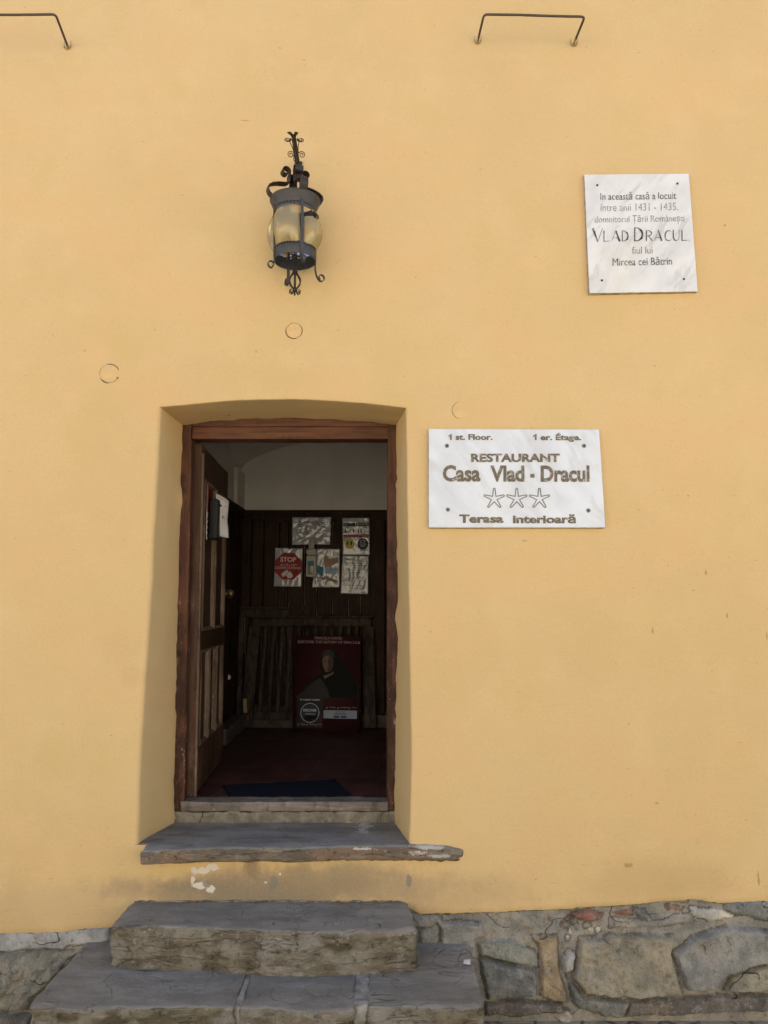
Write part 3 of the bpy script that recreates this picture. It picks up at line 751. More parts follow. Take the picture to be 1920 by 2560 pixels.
# ------------------------------------------------------------------ door sill ledge and steps
def front_y(pts, z): return [(on_z(px, py, z).x, on_z(px, py, z).y) for px, py in pts]
def block(name, mat, parent, x0, x1, fy, yb, zt_, zb_, amp_t=.004, amp_s=.014, res=.012, r=.022, seed=0.0, xfun=None, zfun=None, layers=1.0):
    """stone block; fy: list of (x, y of its front edge)"""
    bm = bmesh.new(); L = (x1-x0, 1.0, zt_-zb_)
    yf = min(y for _, y in fy); L = (x1-x0, yb-yf, zt_-zb_)
    def warp(p):
        x = x0+p.x; u = 1-p.y/L[1]; f = interp(fy, x) + .007*nz(x, seed, 0, 6) + .006*nz(x, seed, 3, 19)
        y = lerp(yb, f, u); z = zb_+p.z
        if xfun: x = xfun(x, y)
        if zfun: z = zfun(x, y, z)
        return Vector((x, y, z))
    def disp(w, n):
        a = lerp(amp_s, amp_t, max(0, n.z)**2)
        v = fbm((w.x+seed, w.y, w.z*(1+1.5*layers)), 7, 5)*.6 + fbm((w.x, w.y+seed, w.z*2), 26, 4)*.35
        if n.z < .6: v += layers*.75*noise.noise(Vector((w.x*2.2+seed, w.y*2, w.z*24)))
        return a*v
    rough_box(bm, L, res, r, warp, disp)
    bmesh.ops.recalc_face_normals(bm, faces=bm.faces)
    return finish(name, bm, mat, parent)
lx0, lx1 = on_z(354, 2125, .83).x, on_z(1160, 2124, .82).x
ly = [(x, min(y, -.040)-.032) for x, y in front_y(((354, 2126), (480, 2120), (617, 2117), (760, 2117), (877, 2112), (1025, 2113)), .83)] + [(lx1-.06, -.078), (lx1, -.06)]
def ledge_z(x, y, z):
    t = sstep(lx1-.22, lx1, x)
    top = .835 - .003*t - .016*sstep(lx1-.09, lx1, x) - .004*abs(nz(x, 2, 0, 26))*t - .012*sstep(-.05, .36, y); bot = .768 + .004*nz(x, 0, 0, 6) + .002*t + .010*sstep(lx1-.06, lx1, x)
    return lerp(bot, top, (z-.768)/(.835-.768))
ledge = block('door_ledge', M_LEDGE, house, lx0, lx1, ly, .375, .835, .768, .0025, .006, .011, .020, 3.3, xfun=lambda x, y: x - .07*sstep(-.050, .0, y)*(1-sstep(lx0, lx0+.25, x)), zfun=ledge_z, layers=.4)
ledge['label'] = 'worn grey stone ledge under the doorway, tapering to the right'

T1, T2 = .582, .410
f1 = front_y(((276, 2312), (420, 2318), (640, 2325), (800, 2331), (930, 2327), (1041, 2322)), T1)
x10, x11 = on_z(276, 2312, T1).x, on_z(1041, 2322, T1).x
s1 = thing('stone_step', 'upper worn stone step with layered ochre front, directly under the plaster', 'step', ((x10+x11)/2, -.2, T2), 'stone steps up to the doorway')
block('slab', M_STEP, s1, x10, x11, f1, .06, T1, T2-.03, .0045, .017, .010, .020, 11.0, xfun=lambda x, y: x - .03*sstep(-.3, 0, y)*sstep(-.1, .15, x) + .014*sstep(-.3, 0, y)*sstep(-1.0, -1.16, x))
f2 = front_y(((60, 2508), (200, 2519), (420, 2519), (579, 2517), (680, 2522), (780, 2530), (890, 2522), (925, 2517), (1080, 2518), (1205, 2514)), T2)
s2 = thing('stone_step', 'lower wide stone step of three slabs with pale mortar joints, at the bottom edge', 'step', (-.5, -.45, GZ), 'stone steps up to the doorway')
xa, xb, xc, xd = [on_z(px, 2516, T2).x for px in (70, 592, 902, 1212)]
yb2 = -.02
block('slab', M_STEP, s2, xa, xb-.008, f2, yb2, T2, GZ+.09, .0045, .016, .011, .018, 21.0)
block('slab', M_STEP, s2, xb+.008, xc-.022, f2, yb2, T2-.002, GZ+.09, .0045, .017, .011, .020, 35.0)
block('slab', M_STEP, s2, xc+.022, xd, f2, yb2, T2, GZ+.09, .004, .013, .011, .018, 47.0)
for a, b in ((xb-.016, xb+.016), (xc-.032, xc+.032)):
    block('mortar_joint', M_MORTAR, s2, a, b, [(x, y+.022) for x, y in f2], yb2, T2-.004, GZ+.09, .006, .012, .010, .012, a*9, layers=.2)
block('footing', M_STEP, s2, xa+.03, xd-.03, [(x, y+.02) for x, y in f2], yb2, GZ+.12, -.05, .004, .014, .02, .015, 61.0)
# paper scrap, loose stone
bm = bmesh.new()
p = on_z(1167, 2408, T2+.006)
for sx in (0, 1):
    vs4 = [bm.verts.new(p+Vector((a, b, c))) for a, b, c in ((-.016, -.012, .004), (.012, -.016, 0), (.017, .010, .010), (-.011, .013, .006))] if sx == 0 else vs4
f = bm.faces.new(vs4); r = bmesh.ops.extrude_face_region(bm, geom=[f])
for v in r['geom']:
    if isinstance(v, bmesh.types.BMVert): v.co.z += .002
tag(finish('paper_scrap', bm, M_PAPER, None, False), 'tiny crumpled white paper scrap on the right end of the lower step', 'paper scrap')
bm = bmesh.new(); bmesh.ops.create_icosphere(bm, subdivisions=4, radius=1)
p = on_z(1412, 2552, GZ)
for v in bm.verts:
    n = v.co.normalized(); a = 1 + .22*fbm(n, 1.6, 3) + .04*fbm(n, 7, 3)
    v.co = p + Vector((n.x*.058*a, n.y*.045*a + .03, n.z*.034*a + .012))
t_ = NT('pale_loose_stone'); n_ = t_.noise(40, 6, .7)
M_LOOSE = t_.done(t_.mix(t_.rng(n_, .4, .65), (.24, .22, .18), (.40, .38, .33)), .95, t_.bump(n_, .5, .006), spec=.2)
tag(finish('loose_stone', bm, M_LOOSE), 'small pale loose stone lying on the paving at the foot of the stone base', 'stone')

t_ = NT('joint_crumbs'); n_ = t_.noise(15, 6, .75)
M_CRUMB = t_.done(t_.mix(t_.rng(n_, .42, .64), (.105, .092, .068), (.29, .265, .215)), .95, t_.bump(t_.noise(120, 4), .6, .004), spec=.1)
def bead(name, pts, r, seed, label=None):
    bm = bmesh.new(); P, rad = [], []
    for k, (a, b) in enumerate(zip(pts, pts[1:])):
        n = max(1, int((b-a).length/.006))
        for i in range(n):
            p = lerp(a, b, i/n); q_ = Vector((p.x*60+seed, p.y*60, p.z*60))
            P.append(p + Vector((.25*r*noise.noise(q_), 0, .9*r*noise.noise(q_*.5+Vector((9, 0, 0)))))); rad.append(r*max(.25, .75+1.1*noise.noise(q_*.7+Vector((0, 7, 0)))))
    bm_tube(bm, P, rad, 6); return finish(name, bm, M_CRUMB, house)
def wallpt(x, z, o=.0): return Vector((x, wall_y(z)+und(x, z)-o, z))
xs_ = [x10+.02+.02*i for i in range(int((x11-x10-.05)/.02))]
bead('dirt_joint', [wallpt(x, T1+.003+.003*nz(x, 4, 0, 8), .003) for x in xs_], .0044, 1.0)
bead('dirt_joint', [wallpt(lx0+.01+.02*i, .766, .003) for i in range(int((lx1-lx0)/.02))], .0048, 2.0)
bead('dirt_joint', [wallpt(x11+.03+.02*i, zb(x11+.03+.02*i)-.002, -.006) for i in range(100)], .0055, 3.0)
bead('dirt_joint', [wallpt(-2.3+.02*i, zb(-2.3+.02*i)-.002, -.006) for i in range(57)], .0055, 4.0)

# ------------------------------------------------------------------ wooden frame
def panel(name, mat, parent, quad, depth, res=.02, r=.004, amp=.0025, seed=0.0, top=None):
    """rough board: quad = bl, br, tr, tl points on its front plane; grows away from the street by depth"""
    bl, br, tr, tl = [Vector(q) for q in quad]; bm = bmesh.new()
    L = ((br-bl).length, depth, (tl-bl).length)
    def warp(p):
        u, w = p.x/L[0], p.z/L[2]; q = lerp(lerp(bl, br, u), lerp(tl, tr, u), w)
        if top: q.z = lerp(lerp(bl, br, u).z, top(q.x), w)
        return q + Vector((0, p.y, 0))
    rough_box(bm, L, res, r, warp, lambda w, n: amp*(fbm((w.x*3+seed, w.y*3, w.z), 5, 4)+.5*fbm((w.x, w.y+seed, w.z), 22, 3)))
    bmesh.ops.recalc_face_normals(bm, faces=bm.faces)
    return finish(name, bm, mat, parent)
fr = bpy.data.objects.new('door_frame', None); COL.objects.link(fr); fr.parent = house; fr.empty_display_size = .05
q = lambda px, py, y=FY: on_y(px, py, y)
panel('jamb', M_FRAME, fr, (q(415, 2030), q(459, 2030), q(480, 1040), q(430, 1040)), .07, .016, .004, .003, 1.0)
panel('jamb', M_FRAME, fr, (q(969, 2032), q(1015, 2032), q(1015, 1045), q(970.5, 1045)), .07, .016, .004, .003, 5.0)
panel('lintel', M_FRAMEH, fr, (q(480.5, 1097), q(970, 1097), q(970, 1066.5), q(480.5, 1066.5)), .075, .016, .003, .002, 9.0)
panel('arch_board', M_FRAMEH, fr, (q(480.5, 1066, FY+.004), q(970, 1066, FY+.004), q(970, 1050, FY+.004), q(480.5, 1050, FY+.004)), .06, .016, .003, .002, 13.0, top=lambda x: interp(FTZ, x)+.02)
panel('rebate', M_FRAMEH, fr, (q(476, 1103.5, FY+.07), q(974, 1103.5, FY+.07), q(974, 1085, FY+.07), q(476, 1085, FY+.07)), .04, .03, .003, .001)
panel('rebate', M_FRAME, fr, (q(452, 2015, FY+.07), q(464, 2015, FY+.07), q(486, 1092, FY+.07), q(474, 1092, FY+.07)), .03, .03, .003, .001)
panel('rebate', M_FRAME, fr, (q(966, 2015, FY+.07), q(978, 2015, FY+.07), q(979, 1092, FY+.07), q(968, 1092, FY+.07)), .04, .03, .003, .001)
panel('threshold', M_SILL, fr, (q(452, 2029, FY-.012), q(970, 2029, FY-.012), q(970, 2005, FY-.012), q(452, 2005, FY-.012)), .11, .014, .005, .003, 17.0)
panel('riser_stone', M_RISER, house, (q(433, 2063, FY-.008), q(991, 2063, FY-.008), q(990, 2030, FY-.008), q(435, 2030, FY-.008)), .10, .008, .006, .010, 7.0)
# nail hole and knot plate on the left jamb
bm = bmesh.new(); p = q(447, 1634, FY-.004)
bm_tube(bm, [p+Vector((.011*math.cos(a*math.pi/8), 0, .013*math.sin(a*math.pi/8))) for a in range(16)], .003, 6, True)
bm_tube(bm, [p+Vector((0, -.002, 0)), p+Vector((0, .004, 0))], .005, 8)
finish('pintle', bm, M_RUST, fr)

# ------------------------------------------------------------------ the door leaf, open into the hall
door = bpy.data.objects.new('door', None); COL.objects.link(door); door.parent = house; door.empty_display_size = .05
YD = .432
dA_t, dA_b = on_y(505, 1111, YD), on_y(484.5, 1990, YD)          # street-side arris of the leaf
YE = YD + .94
dB_t, dB_b = on_y(569.5, 1183, YE), on_y(558, 1903, YE)
zt0, zb0 = (dA_t.z+dB_t.z)/2, max((dA_b.z+dB_b.z)/2, .912)
dirv = Vector((((dB_t-dA_t).x+(dB_b-dA_b).x)/2, .94, 0)).normalized()
lean = (dA_t.x-dA_b.x)/(dA_t.z-dA_b.z)
nrm_d = Vector((dirv.y, -dirv.x, 0))                             # faces the opening (+x)
DW = .94; DH = zt0-zb0; TH = .05
def dp(u, h, out=0.0):
    """u: 0 hinge .. 1 free edge, h: 0 top .. 1 bottom"""
    b = Vector((lerp(dA_b.x, dA_t.x, 1-h), YD, zt0-DH*h))
    return b + dirv*DW*u + nrm_d*out
def dbox(name, mat, u0, u1, h0, h1, out0, out1, parent=None, res=.018, r=.003, amp=.0015, seed=0.0):
    bm = bmesh.new(); L = (DW*(u1-u0), out1-out0, DH*(h1-h0))
    rough_box(bm, L, res, r, lambda p: dp(u0+p.x/DW, h0+p.z/DH, out1-p.y), lambda w, n: amp*(fbm((w.x*3+seed, w.y*3, w.z), 6, 4)))
    bmesh.ops.recalc_face_normals(bm, faces=bm.faces)
    return finish(name, bm, mat, parent or door)
sw = .105
dbox('stile', M_DOOR, 0, sw, 0, 1, -TH, 0, seed=1); dbox('stile', M_DOOR, 1-sw, 1, 0, 1, -TH, 0, seed=2)
dbox('rail', M_DOORD, sw+.001, 1-sw-.001, 0, .095, -TH, -.001, seed=3); dbox('rail', M_DOORD, sw+.001, 1-sw-.001, .545, .602, -TH, -.001, seed=4)
dbox('rail', M_DOOR, sw+.001, 1-sw-.001, .872, .999, -TH, -.001, seed=5)
def bay(us, h0, h1):
    for k, (u0, u1) in enumerate(zip(us, us[1:])):
        dbox('panel', M_DOORD, u0+.022, u1-.022, h0, h1, -TH+.01, -.013, seed=u0*9)
        if k: dbox('muntin', M_DOOR, u0-.022, u0+.022, h0+.0005, h1-.0005, -TH, -.004, seed=u0*5)
        a, b = (u0+.022 if k else u0), (u1-.022 if k < len(us)-2 else u1)
        bm = bmesh.new(); w = .018
        for (p, q_) in (((a, h0), (b, h0)), ((b, h0), (b, h1)), ((b, h1), (a, h1)), ((a, h1), (a, h0))):
            n = max(2, int(30*(abs(q_[0]-p[0])*DW+abs(q_[1]-p[1])*DH)))
            du = (q_[0] > p[0])-(q_[0] < p[0]); dh = (q_[1] > p[1])-(q_[1] < p[1])
            inn = (-dh, du)   # turn towards the panel
            rings = []
            for i in range(n+1):
                t = i/n; u, h = lerp(p[0], q_[0], t), lerp(p[1], q_[1], t)
                prof = ((0, -.02), (0, .006), (.35, .009), (.75, .003), (1, -.008), (1, -.016))
                edge = w*min(1, 1)
                rings.append([bm.verts.new(dp(u + inn[0]*edge*f/DW*(1 if du == 0 else 0) + du*0, h + inn[1]*edge*f/DH*(1 if dh == 0 else 0), o + .0015*nz(u*9, h*30, f, 1))) for f, o in prof])
            for A, B in zip(rings, rings[1:]):
                for c in range(len(A)-1): bm.faces.new((A[c], A[c+1], B[c+1], B[c]))
        bmesh.ops.recalc_face_normals(bm, faces=bm.faces)
        finish('moulding', bm, M_DOORM, door, auto=40)
bay((sw, .5, 1-sw), .095, .545)
bay((sw, .37, .63, 1-sw), .602, .872)
# edge bead on the hinge side, knob and lock
bm = bmesh.new(); pts = [dp(0.012, h/40, .004+.001*nz(h, 0, 0, .7)) for h in range(1, 41)]
bm_tube(bm, pts, .009, 8); finish('edge_bead', bm, M_DOORM, door)
kn = dp(.955, .43, 0)
bm = bmesh.new()
rot = nrm_d.to_track_quat('Z', 'Y').to_matrix().to_4x4()
rws = bm_lathe(bm, [(0, .058), (.018, .056), (.026, .046), (.027, .036), (.018, .024), (.009, .018), (.009, .006), (.024, .005), (.026, 0)], 20)
bmesh.ops.transform(bm, matrix=Matrix.Translation(kn) @ rot, verts=bm.verts); bmesh.ops.recalc_face_normals(bm, faces=bm.faces)
finish('knob', bm, M_BRASS, door)
bm = bmesh.new(); kn2 = dp(1.02, .432, -.01)
bm_tube(bm, [dp(1.0, .432, -.02), dp(1.03, .432, -.02)], .012, 10)
bmesh.ops.create_uvsphere(bm, u_segments=18, v_segments=12, radius=.034, matrix=Matrix.Translation(dp(1.045, .431, .012)))
finish('handle', bm, M_BRASS, door)
bm = bmesh.new(); bm_box(bm, dp(1.004, .54, -.02), (.014, .012, .05), bev=.003); finish('lock_plate', bm, M_STEEL, door)
# shop sticker on the door
bm = bmesh.new()
def dsheet(u0, u1, h0, h1, out):
    return Sheet(dp(u0, h0, out), dp(u1, h0, out), dp(u1, h1, out), dp(u0, h1, out), nrm_d)
stk = thing('door_sticker', 'narrow red and white sticker on the upper panel of the open door', 'sticker', dp(.13, .2, .012))
sh = dsheet(.125, .165, .108, .275, .0135)
def sheet_obj(name, sh, mat, parent, nu=1, nv=1, lift=None, thick=.001):
    bm = bmesh.new(); g = {}
    for s_ in (0, 1):
        for i in range(nu+1):
            for j in range(nv+1):
                u, v = i/nu, j/nv; w = lift(u, v) if lift else 0
                g[s_, i, j] = bm.verts.new(sh.at(u, v, w - s_*thick))
    for i in range(nu):
        for j in range(nv):
            for s_ in (0, 1):
                a = [g[s_, i, j], g[s_, i, j+1], g[s_, i+1, j+1], g[s_, i+1, j]]; bm.faces.new(a if s_ == 0 else a[::-1])
    def rim(seq):
        for a, b in zip(seq, seq[1:]): bm.faces.new((g[(0,)+a], g[(1,)+a], g[(1,)+b], g[(0,)+b]))
    rim([(i, 0) for i in range(nu+1)]); rim([(i, nv) for i in range(nu+1)]); rim([(0, j) for j in range(nv+1)]); rim([(nu, j) for j in range(nv+1)])
    bmesh.ops.recalc_face_normals(bm, faces=bm.faces)
    return finish(name, bm, mat, parent)
sheet_obj('backing', sh, M_WHITE, stk)
bm = bmesh.new(); sh.rect(bm, 0, 0, 1, .5, .0006); finish('red_field', bm, M_RED, stk, False)
bm = bmesh.new()
for v in (.60, .70, .80, .90): sh.rect(bm, .2, v, .8, v+.05, .0012)
sh.poly(bm, [(.3, .28), (.7, .18), (.6, .33)], .0012)
finish('print', bm, M_INK, stk, False)

# door: letter box and the notice hanging in front of it
lb = bpy.data.objects.new('letter_box', None); COL.objects.link(lb); lb.location = dp(.35, .22, 0)
tag(lb, 'black letter box mounted on the open door behind a hanging white notice', 'letter box'); lb.empty_display_size = .05
bm = bmesh.new()
lb0 = on_plane(523, 1247, dp(.3, .3, .002), nrm_d)
rough_box(bm, (.11, .050, .235), .03, .006, lambda p: lb0+dirv*p.x+nrm_d*(.052-p.y)-Vector((0, 0, .235-p.z)), lambda w, n: .0006*fbm(w, 9, 2))
bmesh.ops.recalc_face_normals(bm, faces=bm.faces); finish('case', bm, M_BLACKP, lb)
bm = bmesh.new(); bm_box(bm, lb0+nrm_d*.055+dirv*.05-Vector((0, 0, .03)), (.008, .08, .012), bev=.003); finish('flap', bm, M_BLACKP, lb)
tl, tr = dp(.415, .150, .10), dp(.79, .175, .13)
tl = on_plane(540, 1234, dp(.42, .15, .10), Vector((.35, -1, 0)).normalized()); nn = Vector((.72, -.69, 0)).normalized()
P0 = lb0+dirv*.10+nrm_d*.060
tl, tr, br, bl = [on_plane(px, py, P0, nn) for px, py in ((540, 1233), (571, 1253), (569, 1345), (538, 1338))]
dn = thing('door_notice', 'white paper notice hanging on the open door, curled at its lower corner', 'notice', (tl+br)/2)
sh = Sheet(tl, tr, br, bl, nn)
curl = lambda u, v: .012*math.sin(u*2.5+v*2) + .035*max(0, v-.55)*max(0, u-.3)*3 - .05*max(0, v-.78)*u
sheet_obj('page', sh, M_PAPER, dn, 8, 14, curl)
bm = bmesh.new()
for v0, v1, u0, u1 in ((.07, .085, .1, .8), (.19, .215, .62, .78), (.47, .55, .42, .62), (.52, .535, .5, .85)):
    n = 5
    for i in range(n):
        a, b = lerp(u0, u1, i/n), lerp(u0, u1, (i+1)/n)
        bm.faces.new([bm.verts.new(sh.at(u, v, curl(u, v)+.0025)) for u, v in ((a, v0), (a, v1), (b, v1), (b, v0))])
bmesh.ops.remove_doubles(bm, verts=bm.verts, dist=1e-5)
finish('print', bm, M_LETG, dn, False)

# ------------------------------------------------------------------ the hall behind the door
FZ = .905; YB = 3.02; XI0, XI1 = -1.29, 1.66; YA = 2.70
hall = bpy.data.objects.new('entrance_hall', None); COL.objects.link(hall); hall.parent = house; hall.empty_display_size = .05
def ibox(name, mat, x0, x1, y0, y1, z0, z1, bev=0.0, parent=None):
    bm = bmesh.new(); bm_box(bm, ((x0+x1)/2, (y0+y1)/2, (z0+z1)/2), (x1-x0, y1-y0, z1-z0), bev=bev)
    return finish(name, bm, mat, parent or hall, False)
ibox('tiled_floor', M_TILE, XI0-.1, XI1+.1, .445, YB+.05, FZ-.10, FZ)
ibox('back_wall', M_INT, XI0-.2, XI1+.2, YB, YB+.12, FZ-.15, 4.4)
ibox('side_wall', M_INT, XI0-.14, XI0, .475, YB-.002, FZ-.15, 4.4); ibox('side_wall', M_INT, XI1, XI1+.14, .475, YB-.002, FZ-.15, 4.4)
ibox('front_wall', M_INT, XI0-.14, q(448, 1500).x, .442, .47, FZ-.15, 4.4); ibox('front_wall', M_INT, q(985, 1500).x, XI1+.14, .442, .47, FZ-.15, 4.4)
ibox('front_wall', M_INT, q(446, 1500).x, q(987, 1500).x, .443, .468, q(700, 1080).z, 4.4)
ibox('hall_ceiling', M_INT, XI0-.2, XI1+.2, .43, YB+.1, 4.2, 4.35)
# wall arch over the back wall, vault web in front of it
bm = bmesh.new(); n = 40; ax, az, aa, ab = 1.0, 3.12, 2.302, .43; fa, fb_, w0, w1 = [], [], [], []
for i in range(n+1):
    x = lerp(XI0-.008, XI1+.008, (i/n)**1.6); z = az+ab*math.sqrt(max(0, 1-((x-ax)/aa)**2)); a = math.pi/2*min(1, (x-XI0)/1.4)
    fa.append(bm.verts.new((x, YA, z))); fb_.append(bm.verts.new((x, YB+.01, z)))
    w0.append(bm.verts.new((x, YA-.25, z+.12+.1*math.sin(a)))); w1.append(bm.verts.new((x, .46, z+.55+.25*math.sin(a))))
for A, B in ((fb_, fa), (fa, w0), (w0, w1)):
    for i in range(n): bm.faces.new((A[i], A[i+1], B[i+1], B[i]))
bmesh.ops.recalc_face_normals(bm, faces=bm.faces)
finish('vault', bm, M_INT, hall, auto=25)
ibox('wall_pier', M_INT, XI0-.01, XI0+.035, YA, YB-.001, 2.74, 3.12, .01)
# panelling of vertical boards
def boards(name, p0, d, n_out, length, widths, z0, z1, z1b, seed):
    """one run of panelling: boards with dark V grooves, a top rail"""
    rnd = random.Random(seed); x = 0; bm = bmesh.new()
    while x < length-.01:
        w = min(rnd.choice(widths), length-x); off = rnd.uniform(0, .004)
        a, b = x+.002, x+w-.002
        prof = [(a, -.014), (a, .006+off), (a+.008, .014+off), (b-.008, .014+off), (b, .006+off), (b, -.014)]
        lo = [bm.verts.new(p0+d*u+n_out*o+Vector((0, 0, z0))) for u, o in prof]; hi = [bm.verts.new(p0+d*u+n_out*o+Vector((0, 0, z1))) for u, o in prof]
        for k in range(5): bm.faces.new((lo[k], lo[k+1], hi[k+1], hi[k]))
        x += w
    bmesh.ops.recalc_face_normals(bm, faces=bm.faces)
    finish(name, bm, M_PANEL, hall, False)
    bm = bmesh.new()
    for za, zb_, o0, o1 in ((z1, z1b, 0, .030), (z1b, z1b+.018, 0, .045)):
        c0 = [bm.verts.new(p0+d*u+n_out*o+Vector((0, 0, z))) for u in (0, length) for o in (o0, o1) for z in (za+.0005, zb_)]
        for f in ((0, 1, 3, 2), (4, 6, 7, 5), (2, 3, 7, 6), (0, 4, 5, 1), (1, 5, 7, 3), (0, 2, 6, 4)): bm.faces.new([c0[k] for k in f])
    bmesh.ops.recalc_face_normals(bm, faces=bm.faces)
    finish('panelling_rail', bm, M_PANEL, hall, False)
ZP = on_y(700, 1300, YB).z; ZPT = on_y(700, 1282, YB).z
boards('panelling', Vector((XI0, YB-.016, 0)), Vector((1, 0, 0)), Vector((0, -1, 0)), XI1-XI0, (.085, .11, .115, .14), FZ, ZP, ZPT, 3)
boards('panelling', Vector((XI0+.016, 1.45, 0)), Vector((0, 1, 0)), Vector((1, 0, 0)), YB-1.45-.03, (.11, .14), FZ, ZP, ZPT, 5)
boards('panelling', Vector((XI1-.016, YB-.02, 0)), Vector((0, -1, 0)), Vector((-1, 0, 0)), 2.0, (.11, .14), FZ, ZP, ZPT, 6)
ibox('post', M_PANEL, on_y(930, 1500, YB).x, on_y(962, 1500, YB).x, YB-.085, YB-.045, FZ, ZP-.002, .004)
b0, b1 = on_y(598, 1790, YB-.15), on_y(975, 1823, YB-.15)
ibox('skirting_stone', M_BASEB, b0.x, b1.x, YB-.15, YB-.03, FZ, FZ+.105, .008)
ibox('skirting_stone', M_BASEB, XI0+.02, XI0+.12, 2.05, YB-.18, FZ, FZ+.12, .008)

# little white knobs with a cord
def disc_bm(bm, c, n, r, t, seg=18):
    rot = Vector(n).to_track_quat('Z', 'Y').to_matrix().to_4x4(); b2 = len(bm.verts)
    new = []
    rws = bm_lathe(bm, [(.0005, t), (r*.75, t), (r, t*.6), (r, 0), (.0005, 0)], seg)
    for rw in rws: new += rw
    M = Matrix.Translation(Vector(c)) @ rot
    for v in new: v.co = M @ v.co
k1 = on_y(612, 1536, YB-.04); k2 = on_y(581, 1693, 2.5)
o = thing('cord_knob', 'small round white knob on a thin cord, upper one beside the slatted gates', 'knob', k1)
bm = bmesh.new(); disc_bm(bm, k1, (0, -1, 0), .015, .012); finish('button', bm, M_PAPER, o)
bm = bmesh.new(); bm_tube(bm, [k1+Vector((0, .004, .07)), k1+Vector((0, .003, 0)), k1+Vector((.002, .004, -.34))], .0022, 6); finish('cord', bm, M_GREYP, o)
o = thing('cord_knob', 'small round white knob low on the dark panelling, nearer the door', 'knob', k2)
k2 = Vector((XI0+.032, 2.5, k2.z)); o.location = k2
bm = bmesh.new(); disc_bm(bm, k2, (.6, -.8, 0), .020, .014); finish('button', bm, M_PAPER, o)
bm = bmesh.new(); bm_box(bm, k2+Vector((-.004, 0, -.002)), (.006, .05, .06), bev=.002); finish('plate', bm, M_BASEB, o)

# slatted wooden gates leaning on the panelling
def gate(label, tl, tr, bl, br, ytop, ybot, n_sl, seed, top_px=18):
    g = thing('slatted_gate', label, 'gate', (on_y(*bl, ybot)+on_y(*br, ybot))/2, 'wooden gates leaning in the hall')
    TL, TR, BL, BR = on_y(*tl, ytop), on_y(*tr, ytop), on_y(*bl, ybot), on_y(*br, ybot)
    nrm = (TR-TL).cross(BL-TL).normalized()
    if nrm.y > 0: nrm = -nrm
    sh = Sheet(TL, TR, BR, BL, nrm); H = (BL-TL).length; W = (TR-TL).length
    def bar(name, u0, u1, v0, v1, lo, hi, s):
        bm = bmesh.new(); L = (W*(u1-u0), hi-lo, H*(v1-v0))
        rough_box(bm, L, .05, .004, lambda p: sh.at(u0+p.x/W, v0+p.z/H, hi-p.y), lambda w, n: .002*fbm((w.x*3+s, w.y, w.z), 5, 3))
        bmesh.ops.recalc_face_normals(bm, faces=bm.faces); finish(name, bm, M_GATE, g)
    bar('top_rail', .0, 1, .0, .022, -.02, .055, seed); bar('top_rail', .025, .975, .023, .095, -.01, .03, seed+1)
    bar('bottom_rail', .10, .9, .865, .935, -.01, .03, seed+2)
    bar('stile', .0, .09, .0955, 1, -.012, .028, seed+3); bar('stile', .91, 1, .0955, 1, -.012, .028, seed+4)
    for k in range(n_sl):
        u = lerp(.135, .865, k/(n_sl-1)); bar('slat', u-.014, u+.014, .096, .864, 0, .022, seed+5+k)
    return g
gate('slatted wooden gate leaning behind the other one, its top edge sticking up at left', (600, 1516), (728, 1519), (592, 1800), (735, 1804), 2.95, 2.90, 6, 30)
g1 = gate('wide slatted wooden gate leaning in front on the dark panelling, behind the red poster board', (627, 1541), (934, 1541), (600, 1818), (940, 1820), 2.92, 2.79, 12, 60)
bm = bmesh.new(); p = on_y(613, 1764, 2.745); bm_box(bm, p, (.030, .03, .115), Matrix.Rotation(R(-3), 4, 'Y'), .004)
tag(finish('wood_offcut', bm, flat('pale_raw_wood', (.33, .25, .14), .8, var=.2), None), 'short pale wooden offcut upright at the left foot of the slatted gate', 'wood')

# poster board on the floor
pt = thing('poster_board', 'dark red poster board with a cloaked figure, leaning on the slatted gate', 'poster', on_y(815, 1831, 2.20))
nb = Vector((0, -1, .28)).normalized()
yb_ = on_z(731, 1829, FZ).y
PB = on_z(731, 1829, FZ)
a_, b_ = on_z(731, 1829, FZ), on_z(898, 1832.5, FZ)
ytp = a_.y + .09
d_ = on_y(740, 1589, ytp)
nb = (b_-a_).cross(d_-a_).normalized(); nb = nb if nb.y < 0 else -nb
c_ = on_plane(903, 1591, a_, nb)
sh = Sheet(d_, c_, b_, a_, nb)
sheet_obj('board', sh, M_MAROON, pt, 1, 1, None, .008)
bm = bmesh.new(); sh.text(bm, 'DRACULA HOUSE', .29, .71, .036, .010, .012); finish('title', bm, M_PINKTXT, pt, False)
bm = bmesh.new(); sh.text(bm, 'DISCOVER THE HISTORY OF DRACULA', .035, .985, .080, .052, .012); finish('title', bm, M_PINKTXT, pt, False)
bm = bmesh.new(); sh.poly(bm, [(.02, .65), (.10, .60), (.22, .50), (.32, .44), (.40, .40), (.39, .33), (.41, .24), (.46, .17), (.56, .15), (.68, .19), (.76, .27), (.84, .36), (.91, .44), (.96, .54), (.97, .65)], .0006); finish('figure', bm, M_POSTG, pt, False)
bm = bmesh.new(); sh.poly(bm, [(.02, .651), (.12, .60), (.26, .50), (.38, .44), (.46, .50), (.52, .58), (.55, .651)], .0010); finish('cloak', bm, M_POSTK, pt, False)
bm = bmesh.new(); sh.poly(bm, [(.42, .25), (.46, .20), (.54, .20), (.58, .26), (.57, .33), (.53, .38), (.47, .38), (.43, .32)], .0012); finish('face', bm, M_POSTF, pt, False)
bm = bmesh.new(); sh.poly(bm, [(.52, .20), (.56, .20), (.59, .27), (.58, .34), (.53, .385), (.50, .385), (.515, .33), (.505, .27)], .0016); finish('face_shade', bm, solid('poster_face_shade', (.055, .036, .022)), pt, False)
